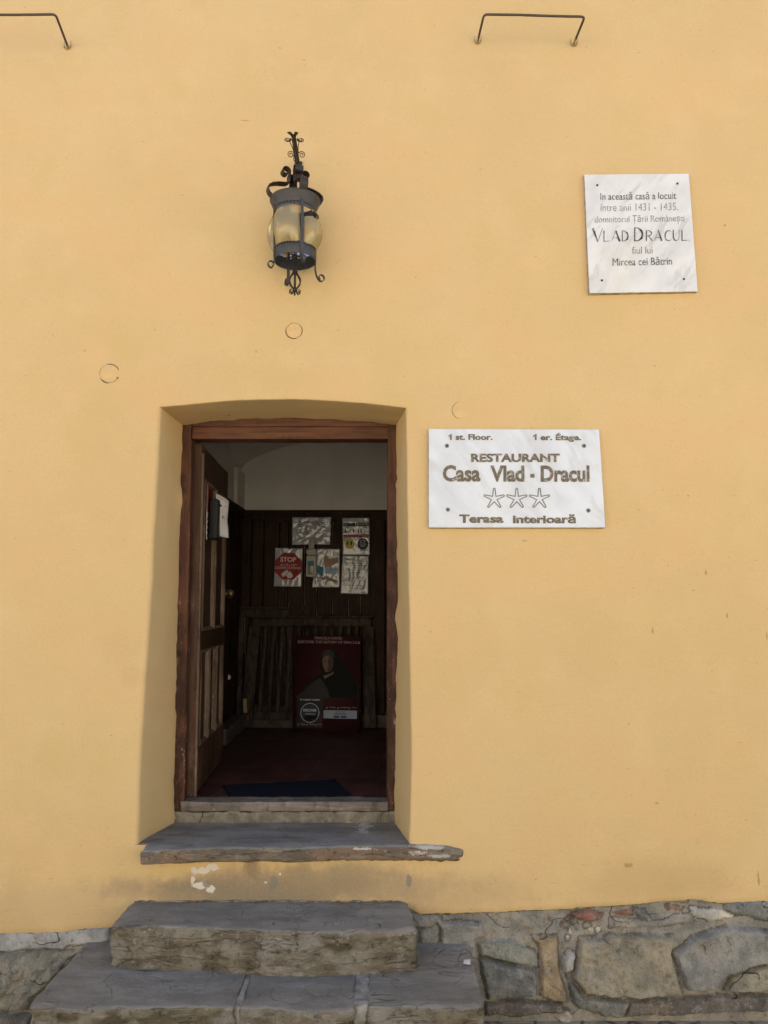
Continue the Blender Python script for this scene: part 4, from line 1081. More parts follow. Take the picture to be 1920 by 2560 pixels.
bm = bmesh.new(); sh.poly(bm, [(.40, .245), (.43, .165), (.50, .145), (.58, .165), (.61, .235), (.56, .215), (.50, .208), (.44, .218)], .0020); finish('hood_edge', bm, M_POSTK, pt, False)
for (a, b, c, d) in ((.445, .262, .485, .272), (.515, .262, .555, .272), (.478, .345, .53, .353)):
    bm = bmesh.new(); sh.disc(bm, (a+c)/2, (b+d)/2, (c-a)/2, (d-b)/2, .0021, 10); finish('features', bm, M_POSTK, pt, False)
bm = bmesh.new(); sh.poly(bm, [(.44, .42), (.54, .40), (.60, .37), (.59, .40), (.52, .43), (.46, .455)], .0012); finish('collar', bm, M_POSTF, pt, False)
bm = bmesh.new(); sh.rect(bm, .055, .655, .445, .955, .0010); finish('badge_panel', bm, M_POSTK, pt, False)
bm = bmesh.new(); sh.text(bm, 'BE A SMART TOURIST!', .10, .40, .680, .664, .02); finish('badge_text', bm, M_WHITE, pt, False)
bm = bmesh.new(); sh.disc(bm, .255, .805, .135, .095, .0014); finish('badge_disc', bm, M_BLUEINK, pt, False)
bm = bmesh.new(); sh.poly(bm, [(.16, .865), (.20, .83), (.26, .82), (.31, .835), (.35, .83), (.37, .85), (.33, .885), (.26, .895), (.19, .885)], .0018); finish('badge_picture', bm, M_POSTG, pt, False)
bm = bmesh.new(); sh.ring(bm, .255, .805, .142, .100, .055, .0022); finish('badge_ring', bm, M_WHITE, pt, False)
bm = bmesh.new(); sh.text(bm, 'DISCOVER', .155, .355, .792, .766, .03, .0026); finish('badge_text', bm, M_WHITE, pt, False)
bm = bmesh.new(); sh.text(bm, 'ROMANIA', .185, .335, .827, .808, .02, .0026); finish('badge_text', bm, M_CYAN, pt, False)
bm = bmesh.new(); sh.text(bm, 'LIVE', .30, .37, .885, .870, .02, .0026); finish('badge_text', bm, M_RED, pt, False)
bm = bmesh.new(); sh.rect(bm, .46, .775, .96, .858, .0010); finish('download_strip', bm, M_CYAN, pt, False)
bm = bmesh.new(); sh.text(bm, 'DOWNLOAD', .645, .775, .797, .786, .01); finish('strip_text', bm, M_BLUEINK, pt, False)
bm = bmesh.new(); sh.text(bm, 'AUDIOGUIDE', .615, .805, .820, .804, .03); finish('strip_text', bm, M_BLUEINK, pt, False)
for u0, u1 in ((.615, .70), (.72, .805)):
    bm = bmesh.new(); sh.rect(bm, u0, .832, u1, .850, .0016); finish('store_button', bm, M_BLUEINK, pt, False)
def logos(u0, u1, v):
    bm = bmesh.new()
    for f, w, h in ((0, .018, .016), (.10, .09, .005), (.22, .05, .009), (.40, .018, .016), (.50, .10, .006), (.63, .06, .007), (.80, .018, .016), (.90, .09, .004)):
        a = lerp(u0, u1, f); sh.rect(bm, a, v, a+w*(u1-u0)*2.2, v+h, .0018)
    finish('logo_row', bm, M_PINKTXT, pt, False)
logos(.08, .41, .918); logos(.50, .92, .742)
bm = bmesh.new()
for u, v in ((.10, .032), (.94, .03), (.93, .955)): sh.disc(bm, u, v, .008, .006, .0018, 10)
finish('screw_holes', bm, M_INK, pt, False)

# floor mat
mt = [on_z(px, py, FZ+.009) for px, py in ((557, 1963), (838, 1949), (880, 1987), (583, 2004))]
bm = bmesh.new()
def wm(p):
    u, v = p.x, p.z
    w = lerp(lerp(mt[0], mt[1], u), lerp(mt[3], mt[2], u), v); return Vector((w.x, w.y, FZ+.001+.009*(1-p.y)))
g = {}
nu, nv = 40, 12
for s_ in (0, 1):
    for i in range(nu+1):
        for j in range(nv+1):
            w = lerp(lerp(mt[0], mt[1], i/nu), lerp(mt[3], mt[2], i/nu), j/nv)
            g[s_, i, j] = bm.verts.new((w.x+.004*nz(j, i*.3, 0), w.y, FZ+.002+(.009+.002*nz(i*.4, j*.5, 1) if s_ == 0 else 0)))
for i in range(nu):
    for j in range(nv):
        for s_ in (0, 1): bm.faces.new([g[s_, i, j], g[s_, i+1, j], g[s_, i+1, j+1], g[s_, i, j+1]])
for seq in ([(i, 0) for i in range(nu+1)], [(i, nv) for i in range(nu+1)], [(0, j) for j in range(nv+1)], [(nu, j) for j in range(nv+1)]):
    for a, b in zip(seq, seq[1:]): bm.faces.new((g[(0,)+a], g[(1,)+a], g[(1,)+b], g[(0,)+b]))
bmesh.ops.recalc_face_normals(bm, faces=bm.faces)
tag(finish('floor_mat', bm, M_MAT, None, auto=40), 'dark blue black floor mat lying on the tiles just inside the threshold', 'mat')

# notices on the panelling
YN = YB-.045
def notice(name, label, c, mat, seed, amp=.006, nu=28, nv=36):
    tl, tr, br, bl = [on_y(660+x/5.53, 1270+y/5.53, YN) for x, y in c]
    t = thing(name, label, 'notice', (tl+tr+br+bl)/4, 'laminated notices on the dark panelling')
    s_ = Sheet(tl, tr, br, bl, (0, -1, 0))
    wv = lambda u, v: amp*(1.2*abs(fbm((u*2+seed, v*2.6, seed), 1.5, 3)) + .8*abs(noise.noise(Vector((u*6+v*3, v*2.2+seed, seed)))) + .25*noise.noise(Vector((u*16, v*9+seed, seed))))+.004
    sheet_obj('sheet', s_, mat, t, nu, nv, wv)
    return t, s_, wv
def nprint(t, s_, wv, nm, mat, fn):
    """print laid on the waved sheet: built flat on uv, then lifted with the sheet"""
    bm = bmesh.new(); f = Sheet((0, 0, 0), (1, 0, 0), (1, 0, 1), (0, 0, 1), (0, 1, 0)); fn(f, bm)
    es = [e for e in bm.edges]
    bmesh.ops.triangulate(bm, faces=bm.faces)
    for _ in range(3):
        le = [e for e in bm.edges if (e.verts[0].co-e.verts[1].co).length > .09]
        if le: bmesh.ops.subdivide_edges(bm, edges=le, cuts=1)
        bmesh.ops.triangulate(bm, faces=[x for x in bm.faces if len(x.verts) > 3])
    for v in bm.verts:
        u, w, l = v.co.x, v.co.z, v.co.y
        v.co = s_.at(u, w, wv(u, w)+.0028+l)
    finish(nm, bm, mat, t, False)
def lines(rows, b=0.0):
    def fn(f, bm):
        for t, u0, u1, vb, vt in rows: add_text(bm, t, f.at(u0, vb), f.at(u1, vb), f.at(u0, vt), b)
    return fn
n1 = notice('wall_notice', 'wide crumpled landscape notice in two columns, topmost above the soap dispenser', ((392, 130), (930, 128), (918, 506), (390, 510)), M_LAM, 1.7, .0075, 40, 30)
nprint(*n1, 'print', M_INK, lines([('VĂ RUGĂM', .17, .43, .21, .17), ('DEZINFECTAȚI', .13, .46, .285, .245), ('MÂINILE', .19, .40, .36, .32), ('ÎNAINTE DE A', .15, .45, .455, .415), ('INTRA', .22, .38, .53, .49), ('INTRĂM', .15, .42, .60, .56),
    ('PLEASE', .60, .77, .21, .17), ('DISINFECT', .56, .81, .285, .245), ('YOUR HANDS', .53, .84, .375, .335), ('BEFORE', .56, .80, .455, .415), ('ENTERING', .58, .82, .60, .56)], .015))
nprint(*n1, 'dots', M_INK, lambda f, bm: [f.disc(bm, u, .76, .008, .012, 0, 8) for u in (.21, .25, .29, .33, .37, .60, .64, .68, .72, .76)])
n2 = notice('stop_notice', 'white notice with a red octagon reading STOP, left of the soap dispenser', ((158, 550), (537, 560), (518, 1090), (136, 1084)), M_LAM, 5.1, .0050)
def octa(f, bm): f.poly(bm, [(.5+.49*math.cos(R(22.5+45*k))/math.cos(R(22.5)), .475-.345*math.sin(R(22.5+45*k))/math.cos(R(22.5))) for k in range(8)], 0)
nprint(*n2, 'octagon', M_RED, octa)
nprint(*n2, 'print', M_WHITE, lambda f, bm: [add_text(bm, t, f.at(u0, vb, .001), f.at(u1, vb, .001), f.at(u0, vt, .001), b) for t, u0, u1, vb, vt, b in (('STOP', .20, .78, .36, .235, .03), ('AICI VĂ PUTEȚI', .20, .80, .465, .415, 0), ('DEZINFECTA MÂINILE', .04, .95, .545, .485, .0))])
nprint(*n2, 'hands', M_WHITE, lambda f, bm: (f.poly(bm, [(.25, .68), (.38, .60), (.47, .57), (.52, .60), (.46, .66), (.40, .73), (.31, .75)], .001), f.poly(bm, [(.44, .70), (.54, .61), (.60, .62), (.68, .70), (.67, .76), (.58, .78), (.48, .77)], .001)))
nprint(*n2, 'print', M_RED, lines([('COVID-19', .32, .68, .88, .845)], .01))
n3 = notice('hand_notice', 'glossy notice picturing hands under a blue soap pump, right of the dispenser', ((730, 565), (1045, 565), (1046, 1100), (665, 1098)), M_LAM, 9.4, .0060)
nprint(*n3, 'palm', M_SKIN, lambda f, bm: f.poly(bm, [(.36, .16), (.46, .15), (.56, .26), (.70, .26), (.93, .20), (.95, .34), (.75, .42), (.60, .47), (.42, .46), (.34, .30)], 0))
nprint(*n3, 'pump', M_TEAL, lambda f, bm: f.poly(bm, [(.12, .44), (.36, .48), (.38, .70), (.22, .69), (.10, .58)], 0))
nprint(*n3, 'sleeve', M_CYAN, lambda f, bm: f.poly(bm, [(.42, .47), (.96, .49), (.95, .65), (.42, .64)], 0))
nprint(*n3, 'arm', M_SKIN, lambda f, bm: f.poly(bm, [(.28, .74), (.50, .70), (.70, .76), (.93, .82), (.93, .89), (.70, .84), (.50, .80), (.34, .81)], 0))
nprint(*n3, 'splash', M_CYAN, lambda f, bm: f.poly(bm, [(.10, .71), (.24, .72), (.34, .86), (.20, .87)], 0))
n4 = notice('rules_notice', 'notice with dark header bars, a yellow disc and a black disc, upper right', ((1086, 140), (1456, 132), (1464, 652), (1088, 650)), M_LAM, 13.3, .0035)
nprint(*n4, 'header', M_INK, lambda f, bm: (f.rect(bm, .03, .14, .48, .225, 0), f.rect(bm, .51, .14, .98, .225, 0)))
nprint(*n4, 'print', M_WHITE, lambda f, bm: (add_text(bm, 'MASURI', f.at(.07, .19, .001), f.at(.22, .19, .001), f.at(.07, .165, .001)), add_text(bm, 'ACCEPTĂRI', f.at(.62, .20, .001), f.at(.93, .20, .001), f.at(.62, .165, .001), .02), f.disc(bm, .57, .183, .03, .025, .001, 12)))
nprint(*n4, 'print', M_INK, lines([('GRUPURI', .10, .36, .265, .245), ('PERMISE', .56, .84, .262, .24), ('MAXIM 5', .25, .36, .34, .32), ('1,5 M', .25, .34, .385, .365), ('DISTANȚA', .75, .94, .335, .318), ('FIZICĂ', .75, .94, .36, .342), ('2 METRI', .75, .94, .385, .367)], .01))
nprint(*n4, 'pictograms', M_INK, lambda f, bm: [(f.disc(bm, u, v-.04, .022, .015, 0, 10), f.poly(bm, [(u-.03, v-.02), (u+.03, v-.02), (u+.018, v+.05), (u-.018, v+.05)], 0)) for u, v in ((.11, .35), (.40, .35), (.58, .35), (.69, .35))])
nprint(*n4, 'red_bar', M_RED, lambda f, bm: f.rect(bm, .03, .45, .97, .53, 0))
nprint(*n4, 'print', M_WHITE, lambda f, bm: (add_text(bm, 'VĂ RUGĂM PĂSTRAȚI DISTANȚA', f.at(.06, .482, .001), f.at(.94, .482, .001), f.at(.06, .462, .001)), add_text(bm, 'PLEASE KEEP YOUR DISTANCE', f.at(.08, .516, .001), f.at(.92, .516, .001), f.at(.08, .497, .001))))
nprint(*n4, 'yellow_disc', M_YELINK, lambda f, bm: f.disc(bm, .25, .70, .19, .14, 0))
nprint(*n4, 'footprints', M_INK, lambda f, bm: (f.disc(bm, .18, .68, .035, .055, .001, 12), f.disc(bm, .32, .68, .035, .055, .001, 12)))
nprint(*n4, 'black_disc', M_INK, lambda f, bm: f.disc(bm, .75, .705, .20, .15, 0))
nprint(*n4, 'print', M_WHITE, lambda f, bm: (f.ring(bm, .73, .64, .10, .035, .3, .001, 16), f.rect(bm, .62, .70, .86, .712, .001), f.rect(bm, .64, .735, .84, .747, .001), f.rect(bm, .67, .77, .80, .782, .001)))
n5 = notice('text_notice', 'crinkled plain text notice in plastic, lowest at the right', ((1086, 655), (1448, 662), (1440, 1192), (1060, 1188)), M_LAM, 17.9, .0065)
nprint(*n5, 'print', M_INK, lines([('CAPACITATE SALĂ', .22, .82, .215, .19), ('RESTAURANT MAXIM', .16, .88, .275, .25), ('PERSOANE', .38, .64, .335, .31), ('SPAȚIU LIMITAT', .24, .80, .395, .37), ('VĂ MULȚUMIM', .27, .76, .46, .435), ('CAPACITY ROOM', .24, .84, .60, .575), ('RESTAURANT MAXIMUM', .14, .88, .65, .625), ('PEOPLE ALLOWED', .26, .78, .79, .765), ('THANK YOU', .28, .74, .855, .83)], .012))

# soap dispenser
sp = thing('soap_dispenser', 'grey wall dispenser with a long elbow lever among the notices', 'dispenser', on_y(660+648/5.53, 1270+760/5.53, YN))
def dq(x, y, yy): return on_y(660+x/5.53, 1270+y/5.53, yy)
bm = bmesh.new(); bm_quadprism(bm, [dq(574, 950, YN-.10), dq(716, 955, YN-.10), dq(726, 655, YN-.10), dq(584, 655, YN-.10)], Vector((0, .13, 0)), .012); finish('case', bm, M_GREYP, sp, auto=35)
bm = bmesh.new(); bm_quadprism(bm, [dq(580, 650, YN-.105), dq(726, 650, YN-.105), dq(722, 560, YN-.085), dq(584, 560, YN-.085)], Vector((0, .11, 0)), .012); finish('cover', bm, M_GREYP, sp, auto=35)
bm = bmesh.new(); bm_quadprism(bm, [dq(620, 570, YN-.10), dq(690, 570, YN-.10), dq(698, 470, YN-.15), dq(614, 470, YN-.15)], Vector((0, .012, 0)), .004); bm_quadprism(bm, [dq(614, 474, YN-.16), dq(698, 474, YN-.16), dq(680, 425, YN-.13), dq(640, 425, YN-.13)], Vector((0, .012, .01)), .004)
bmesh.ops.remove_doubles(bm, verts=bm.verts, dist=.02*0+1e-4); finish('lever', bm, M_GREYP, sp, auto=35)
bm = bmesh.new(); bm_quadprism(bm, [dq(602, 922, YN-.103), dq(690, 922, YN-.103), dq(690, 728, YN-.103), dq(602, 728, YN-.103)], Vector((0, .010, 0)), .004); finish('bottle', bm, M_CLEAR, sp, auto=35)
bm = bmesh.new(); bm_quadprism(bm, [dq(604, 800, YN-.107), dq(688, 800, YN-.107), dq(688, 740, YN-.107), dq(604, 740, YN-.107)], Vector((0, .003, 0)), 0); finish('bottle_label', bm, M_TEAL, sp, False)

# ------------------------------------------------------------------ marble restaurant sign
nw = Vector((0, -1, BAT)).normalized()                 # outward normal of the leaning wall
def wall_sheet(c, off):
    return Sheet(*[on_wall(px, py, off) for px, py in c], nw)
def slab(name, label, cat, c, mat, thick, bev, group=None):
    cen = [sum(p[k] for p in c)/4 for k in (0, 1)]
    t = thing(name, label, cat, on_wall(*cen), group)
    bm = bmesh.new(); bm_quadprism(bm, [on_wall(px, py, thick) for px, py in c], -nw*(thick+.004), bev)
    for v in bm.verts: v.co += nw*.0008*nz(v.co.x, 1, v.co.z, 8)
    for f in bm.faces: f.material_index = 1 if abs(f.normal.dot(nw)) < .5 else 0
    bm.normal_update()
    for f in bm.faces: f.material_index = 1 if abs(f.normal.dot(nw)) < .45 else 0
    finish('slab', bm, [mat, M_EDGE], t, False)
    return t
def z2(x, y): return (1040+x/3.318, 1040+y/3.318)
SOFF = .026
sign = slab('marble_sign', 'white marble sign with brown lettering and three star outlines, right of the doorway', 'sign', [z2(103, 103), z2(1522, 107), z2(1575, 928), z2(103, 928)], M_MARBLE2, SOFF, .007)
def put(bm, t, x0, x1, yb, yt, conv, off, bold=0.0, yb2=None, sp=1.0):
    yb2 = yb if yb2 is None else yb2
    add_text(bm, t, on_wall(*conv(x0, yb), off), on_wall(*conv(x1, yb2), off), on_wall(*conv(x0, yt), off), bold, sp)
SO = SOFF+.0022
for rows_ in ([('st. Floor.', 328, 636, 199, 150, .040)], [('er. Étage.', 1032, 1370, 201, 152, .040)], [('RESTAURANT', 456, 1194, 382, 312, .042)], [('Casa', 222, 535, 543, 408, .037), ('Vlad', 616, 900, 545, 410, .037), ('-', 948, 984, 512, 440, .0), ('Dracul', 1034, 1440, 546, 410, .037)], [('Terasa', 358, 726, 887, 816, .042), ('interioară', 803, 1326, 890, 822, .042)]):
    bm = bmesh.new()
    for t, x0, x1, yb, yt, b in rows_:
        if t == '-':
            bm.faces.new([bm.verts.new(on_wall(*z2(x, y), SO)) for x, y in ((948, 480), (948, 511), (984, 511), (984, 480))])
        else: put(bm, t, x0, x1, yb, yt, z2, SO, b)
        if t[:3] in ('st.', 'er.'):
            x = 268 if t[0] == 's' else 972                 # the figure 1 with its flag
            bm.faces.new([bm.verts.new(on_wall(*z2(x+a, c), SO)) for a, c in ((14, 199), (29, 199), (29, 150), (19, 150), (12, 157), (0, 163), (0, 173), (14, 168))])
    finish('lettering', bm, M_LETB, sign, False)
for cx in (649, 836, 1024):
    bm = bmesh.new(); cy = 684; A = []
    for k in range(5):                                   # tips, rounded off; valleys
        a = R(-90+72*k)
        for da, rr in ((-7, 86), (-3.5, 91), (3.5, 91), (7, 86)): A.append((cx+rr*math.cos(a+R(da)), cy+2+rr*math.sin(a+R(da))))
        a += R(36); A.append((cx+30*math.cos(a), cy+2+30*math.sin(a)))
    ccx, ccy = cx, cy+2
    def inset(P, d):
        out = []; n = len(P)
        for i in range(n):
            a, b, c = Vector(P[i-1]), Vector(P[i]), Vector(P[(i+1) % n])
            n1 = Vector((-(b-a).y, (b-a).x)).normalized(); n2 = Vector((-(c-b).y, (c-b).x)).normalized()
            mm = (n1+n2).normalized(); out.append(b+mm*d/max(.45, mm.dot(n1)))
        return out
    B_ = inset(A, 8)
    o1 = [bm.verts.new(on_wall(*z2(*p), SO)) for p in A]; o2 = [bm.verts.new(on_wall(*z2(p[0], p[1]), SO)) for p in B_]
    for i in range(len(A)): bm.faces.new((o1[i], o1[(i+1) % len(A)], o2[(i+1) % len(A)], o2[i]))
    finish('star', bm, M_STAR, sign, False)
def screw(parent, px, py, off, r, mat, washer=None, tilt=0):
    c = on_wall(px, py, off)
    if washer:
        bm = bmesh.new(); disc_bm(bm, c, nw, r*1.9, .0022); w = finish('screw', bm, washer, parent, auto=40)
        bm = bmesh.new(); disc_bm(bm, c+nw*.0026, nw, r, .004, 10); finish('head', bm, mat, w, auto=40)
    else:
        bm = bmesh.new(); disc_bm(bm, c, nw, r, .004, 12); finish('screw', bm, mat, parent, auto=40)
for x, y in ((257, 248), (1393, 248), (264, 777), (1429, 784)): screw(sign, *z2(x, y), SOFF+.0005, .0060, M_RUST, M_STEELP)

# ------------------------------------------------------------------ memorial plaque
def z3(x, y): return (1420+x/4.608, 400+y/4.608)
POFF = .022
plq = slab('marble_plaque', 'slightly tilted veined marble plaque with thin worn black lettering, upper right of the wall', 'plaque', [z3(186, 166), z3(1394, 154), z3(1497, 1514), z3(246, 1534)], M_MARBLE, POFF, .003)
PO = POFF+.002
for t, x0, x1, yb, yb2, yt, m_, b in (('In această casă a locuit', 374, 1246, 460, 447, 382, M_LETK, .0), ('între anii 1431 - 1435.', 368, 1268, 590, 577, 505, M_LETG, -.008), ('domnitorul Țării Românești', 308, 1340, 720, 705, 648, M_LETG, -.004), ('fiul lui', 738, 974, 1080, 1076, 1000, M_LETG, -.004), ('Mircea cel Bătrin', 514, 1200, 1218, 1205, 1133, M_LETK, .0)):
    bm = bmesh.new(); put(bm, t, x0, x1, yb, z3 and yt, z3, PO, b, yb2) if False else add_text(bm, t, on_wall(*z3(x0, yb), PO), on_wall(*z3(x1, yb2), PO), on_wall(*z3(x0, yt), PO), b)
    finish('lettering', bm, m_, plq, False)
GL = {  # strokes: points, widths (glyph box 1 x 1)
 'V': [([(.0, 1), (.52, 0)], [.20, .13]), ([(1, 1), (.52, 0)], [.04, .05])],
 'L': [([(.12, 1), (.12, 0)], [.15, .13]), ([(.05, .02), (1, .05)], [.04, .06])],
 'A': [([(.5, 1), (.0, 0)], [.04, .04]), ([(.48, 1), (.9, 0)], [.13, .19]), ([(.2, .33), (.7, .33)], [.04, .05])],
 'D': [([(.12, 1), (.12, 0)], [.10, .12]), ([(.1, .98), (.5, .94), (.82, .72), (.9, .48), (.82, .24), (.5, .05), (.1, .02)], [.05, .07, .18, .20, .18, .07, .05])],
 'R': [([(.12, 1), (.12, 0)], [.14, .12]), ([(.1, .97), (.55, .96), (.8, .80), (.78, .62), (.5, .50), (.12, .48)], [.04, .06, .12, .12, .06, .04]), ([(.4, .48), (.95, 0)], [.10, .05])],
 'C': [([(.95, .90), (.7, .98), (.4, .94), (.16, .72), (.10, .48), (.18, .22), (.42, .04), (.7, .02), (.98, .14)], [.05, .05, .08, .14, .15, .13, .08, .05, .05])],
 'U': [([(.10, 1), (.10, .35), (.22, .10), (.5, .02), (.75, .08), (.88, .3), (.9, 1)], [.14, .13, .11, .06, .05, .05, .05])],
 ',': [([(.35, .12), (.2, -.12)], [.14, .05])]}
def hand_word(bm, letters, x0, x1, yb, slope):
    for ch, a, b, h in letters:
        def f(u, v): return on_wall(*z3(a+(b-a)*u, yb+slope*(a-x0)-h*v), PO)
        for pts, w in GL[ch]:
            # smooth the stroke, width measured against letter height
            P_ = []; W_ = []
            for i in range(len(pts)-1):
                for q_ in range(4):
                    t = q_/4; P_.append((lerp(pts[i][0], pts[i+1][0], t), lerp(pts[i][1], pts[i+1][1], t))); W_.append(lerp(w[i], w[i+1], t))
            P_.append(pts[-1]); W_.append(w[-1])
            ribbon(bm, f, P_, [x*1.05 for x in W_])
bm = bmesh.new()
hand_word(bm, [('V', 285, 398, 155), ('L', 405, 482, 125), ('A', 500, 607, 125), ('D', 615, 700, 125), ('D', 755, 870, 160), ('R', 893, 980, 125), ('A', 995, 1090, 125), ('C', 1110, 1190, 122), ('U', 1205, 1290, 125), ('L', 1305, 1378, 125), (',', 1385, 1425, 110)], 285, 1425, 940, -.010)
finish('lettering', bm, M_LETK, plq, False)
for x, y in ((336, 291), (1260, 272), (390, 1387), (1335, 1372)): screw(plq, *z3(x, y), POFF+.0005, .0058, M_RUST)

# ------------------------------------------------------------------ bent rods high on the wall
def rod(label, base_a, corner_a, corner_b, base_b):
    A, B = on_wall(*base_a, .0), on_wall(*base_b, .0)
    def out(px, py, z): return on_z(px, py, z)
    z = (A.z+B.z)/2
    Ca, Cb = on_z(*corner_a, A.z), on_z(*corner_b, B.z)
    t = thing('bent_rod', label, 'rod', (A+B)/2, 'bent iron rods high on the wall')
    def arc(p, a, b, r=.022):
        u, w = (a-p).normalized(), (b-p).normalized(); o = []
        for k in range(7):
            f = k/6; o.append(p + u*r*(1-f)**2 + w*r*f**2)
        return o
    pts = [A-(Ca-A).normalized()*.06, A, lerp(A, Ca, .5)] + arc(Ca, A, Cb) + [lerp(Ca, Cb, .33)+Vector((0, 0, .002)), lerp(Ca, Cb, .67)] + arc(Cb, Ca, B) + [lerp(Cb, B, .5), B, B-(Cb-B).normalized()*.06]
    bm = bmesh.new(); bm_tube(bm, pts, .0062, 10); finish('bar', bm, M_ROD, t)
    for P in (A, B):                                       # the plaster collar where it enters the wall
        bm = bmesh.new()
        U = [P+Vector((x, -.006-.003*abs(x)/.016, zz)) for x, zz in ((-.017, .026), (-.018, .008), (-.016, -.008), (-.008, -.014), (.003, -.015), (.014, -.010), (.018, .006), (.019, .030))]
        bm_tube(bm, U, [.0012, .002, .003, .004, .004, .003, .002, .0012], 6)
        finish('collar', bm, M_COLLAR, t)
M_COLLAR = flat('chipped_collar', (.30, .22, .10), .9, var=.45, sc=60)
rod('bent dark rod projecting from the wall above the plaque, both of its ends in view', (1194, 104), (1210, 36), (1462, 42), (1434, 111))
rod('bent dark rod at the top left corner, cut off by the edge of view', (-95, 118), (-135, 39), (139, 36), (170, 118))

# ------------------------------------------------------------------ round painted-over covers
M_COVER = flat('painted_cover', (.622, .443, .202), .85, var=.05, sc=14)
M_GAP = flat('dark_gap_grime', (.17, .125, .055), .95, var=.5, sc=60)
def cover(label, px, py, rpx, arcs, bumps):
    c = on_wall(px, py, .001); r = rpx/F_PX*(c-CAM).dot(Vector((0, ct, st)))
    t = thing('round_cover', label, 'cover', c, 'round painted-over covers flush in the plaster')
    ex = Vector((1, 0, 0)); ez = nw.cross(ex).normalized(); ez = ez if ez.z > 0 else -ez
    bm = bmesh.new(); disc_bm(bm, c-nw*.006, nw, r*.97, .0080 if bumps else .0062, 40)
    for v in bm.verts: v.co += nw*.0012*nz(v.co.x, 0, v.co.z, 30)
    finish('disc', bm, M_COVER, t, auto=40)
    for a0, a1, w in arcs:
        n = max(6, int(abs(a1-a0)/8)); bm = bmesh.new(); pts, rad = [], []
        for k in range(n+1):
            a = R(lerp(a0, a1, k/n)); rr = r*(1+.02*nz(a*3, px, 0)); pts.append(c+(ex*math.cos(a)+ez*math.sin(a))*rr + nw*.001); rad.append(w*(.25+.75*math.sin(math.pi*k/n)**.6)*(1+.5*nz(a*6, 1, px)))
        bm_tube(bm, pts, rad, 6); finish('gap', bm, M_GAP, t)
    for a, d, s_ in bumps:
        bm = bmesh.new(); p = c+(ex*math.cos(R(a))+ez*math.sin(R(a)))*r*d+nw*.003; disc_bm(bm, p-nw*.003, nw, s_, .002, 10)
        finish('nick', bm, M_GAP, t)
cover('round cover flush in the plaster left of and above the doorway, with a chipped rim', 273.5, 934, 24.5, ((20, 115, .0032), (120, 200, .0018), (200, 262, .0030), (262, 340, .0020), (225, 275, .0050)), ((80, .72, .003), (-28, 1.0, .006), (215, .75, .0025)))
cover('smaller round cover flush in the plaster between the lantern and the doorway', 735, 827, 20.5, ((150, 300, .0030), (-60, 60, .0020), (60, 150, .0010)), ((60, .35, .002), (140, .9, .002)))
cover('faint round cover just above the marble restaurant sign, with a crescent crack', 1152, 1026, 22, ((105, 262, .0012),), ())

# ------------------------------------------------------------------ wrought iron bracket and lantern
def zl(x, y): return (620+x/4.808, 300+y/4.808)
W0 = on_wall(*zl(607, 592), .0)
TIP = on_z(*zl(548, 196), W0.z); AZ = W0.z
brk = thing('lantern_bracket', 'dark wrought iron bracket arm with four thin scrolls, carrying the lantern', 'bracket', W0)
ad = (TIP-W0).normalized(); sdv = Vector((0, 0, 1)).cross(ad).normalized(); sdv = sdv if sdv.x > 0 else -sdv
bm = bmesh.new(); L = (TIP-W0).length
bm_strap(bm, [W0-ad*.03+(TIP-W0)*1.0*k/8 + (ad*.03*(k/8)) for k in range(9)], sdv, [.026-.004*k/8 for k in range(9)], .007); finish('arm', bm, M_IRONB, brk)
for sg in (-1, 1):
    bm = bmesh.new(); P = [TIP + ad*(-.012), TIP+ad*.012+sdv*sg*.008, TIP+ad*.034+sdv*sg*.016+Vector((0, 0, -.004)), TIP+ad*.050+sdv*sg*.020+Vector((0, 0, -.012))]
    bm_strap(bm, P, (ad*.35*-sg+sdv).normalized(), [.012, .014, .017, .015], .005); finish('flared_tip', bm, M_IRONB, brk)
bm = bmesh.new(); bm_box(bm, W0+Vector((0, -.004, 0)), (.040, .008, .085), bev=.003); finish('wall_plate', bm, M_IRONB, brk)
for sg in (-1, 1):
    # C scroll lying beside the arm: spiral near the tip, bow, spiral near the middle
    a1 = W0 + ad*L*.90 + sdv*sg*.033; a2 = W0 + ad*L*.46 + sdv*sg*.029
    s1_ = spiral(a1, ad, sdv*sg, .004, .019, R(40), 1.75, 40)
    s2_ = spiral(a2, (ad*.8+Vector((0, 0, .6))).normalized(), sdv*sg, .018, .004, R(-60), 1.6, 40)
    mid_ = W0+ad*L*.62+sdv*sg*.014
    bm = bmesh.new(); bm_tube(bm, s1_, .0022, 6); bm_tube(bm, [s1_[-1], lerp(s1_[-1], mid_, .35)+sdv*sg*.006, lerp(s1_[-1], mid_, .75), mid_, lerp(mid_, s2_[0], .5)-sdv*sg*.003, s2_[0]], .0022, 6); bm_tube(bm, s2_, .0022, 6)
    finish('scroll', bm, M_IRONB, brk)

HP = W0 + ad*L*.64                                        # hanging point on the arm
def axz(y, dy=0.0): return on_y(*zl(573, y), HP.y+dy).z
z0l = axz(1700)
AX = on_y(*zl(574, 1400), HP.y)
lan = thing('wall_lantern', 'grey iron lantern with bulging amber glass panes, one broken, hanging above the doorway', 'lantern', (AX.x, HP.y, z0l))
lan.rotation_euler = (R(0), R(-0.7), 0); lan.location.x = HP.x + .006
def zz(y): return axz(y) - z0l
K = 1/2535*1.0
RN, RC = .1035, .125
def fl(name, bm, mat, parent=None, auto=40): 
    bmesh.ops.recalc_face_normals(bm, faces=bm.faces)
    return finish(name, bm, mat, parent or lan, local=True, auto=auto)
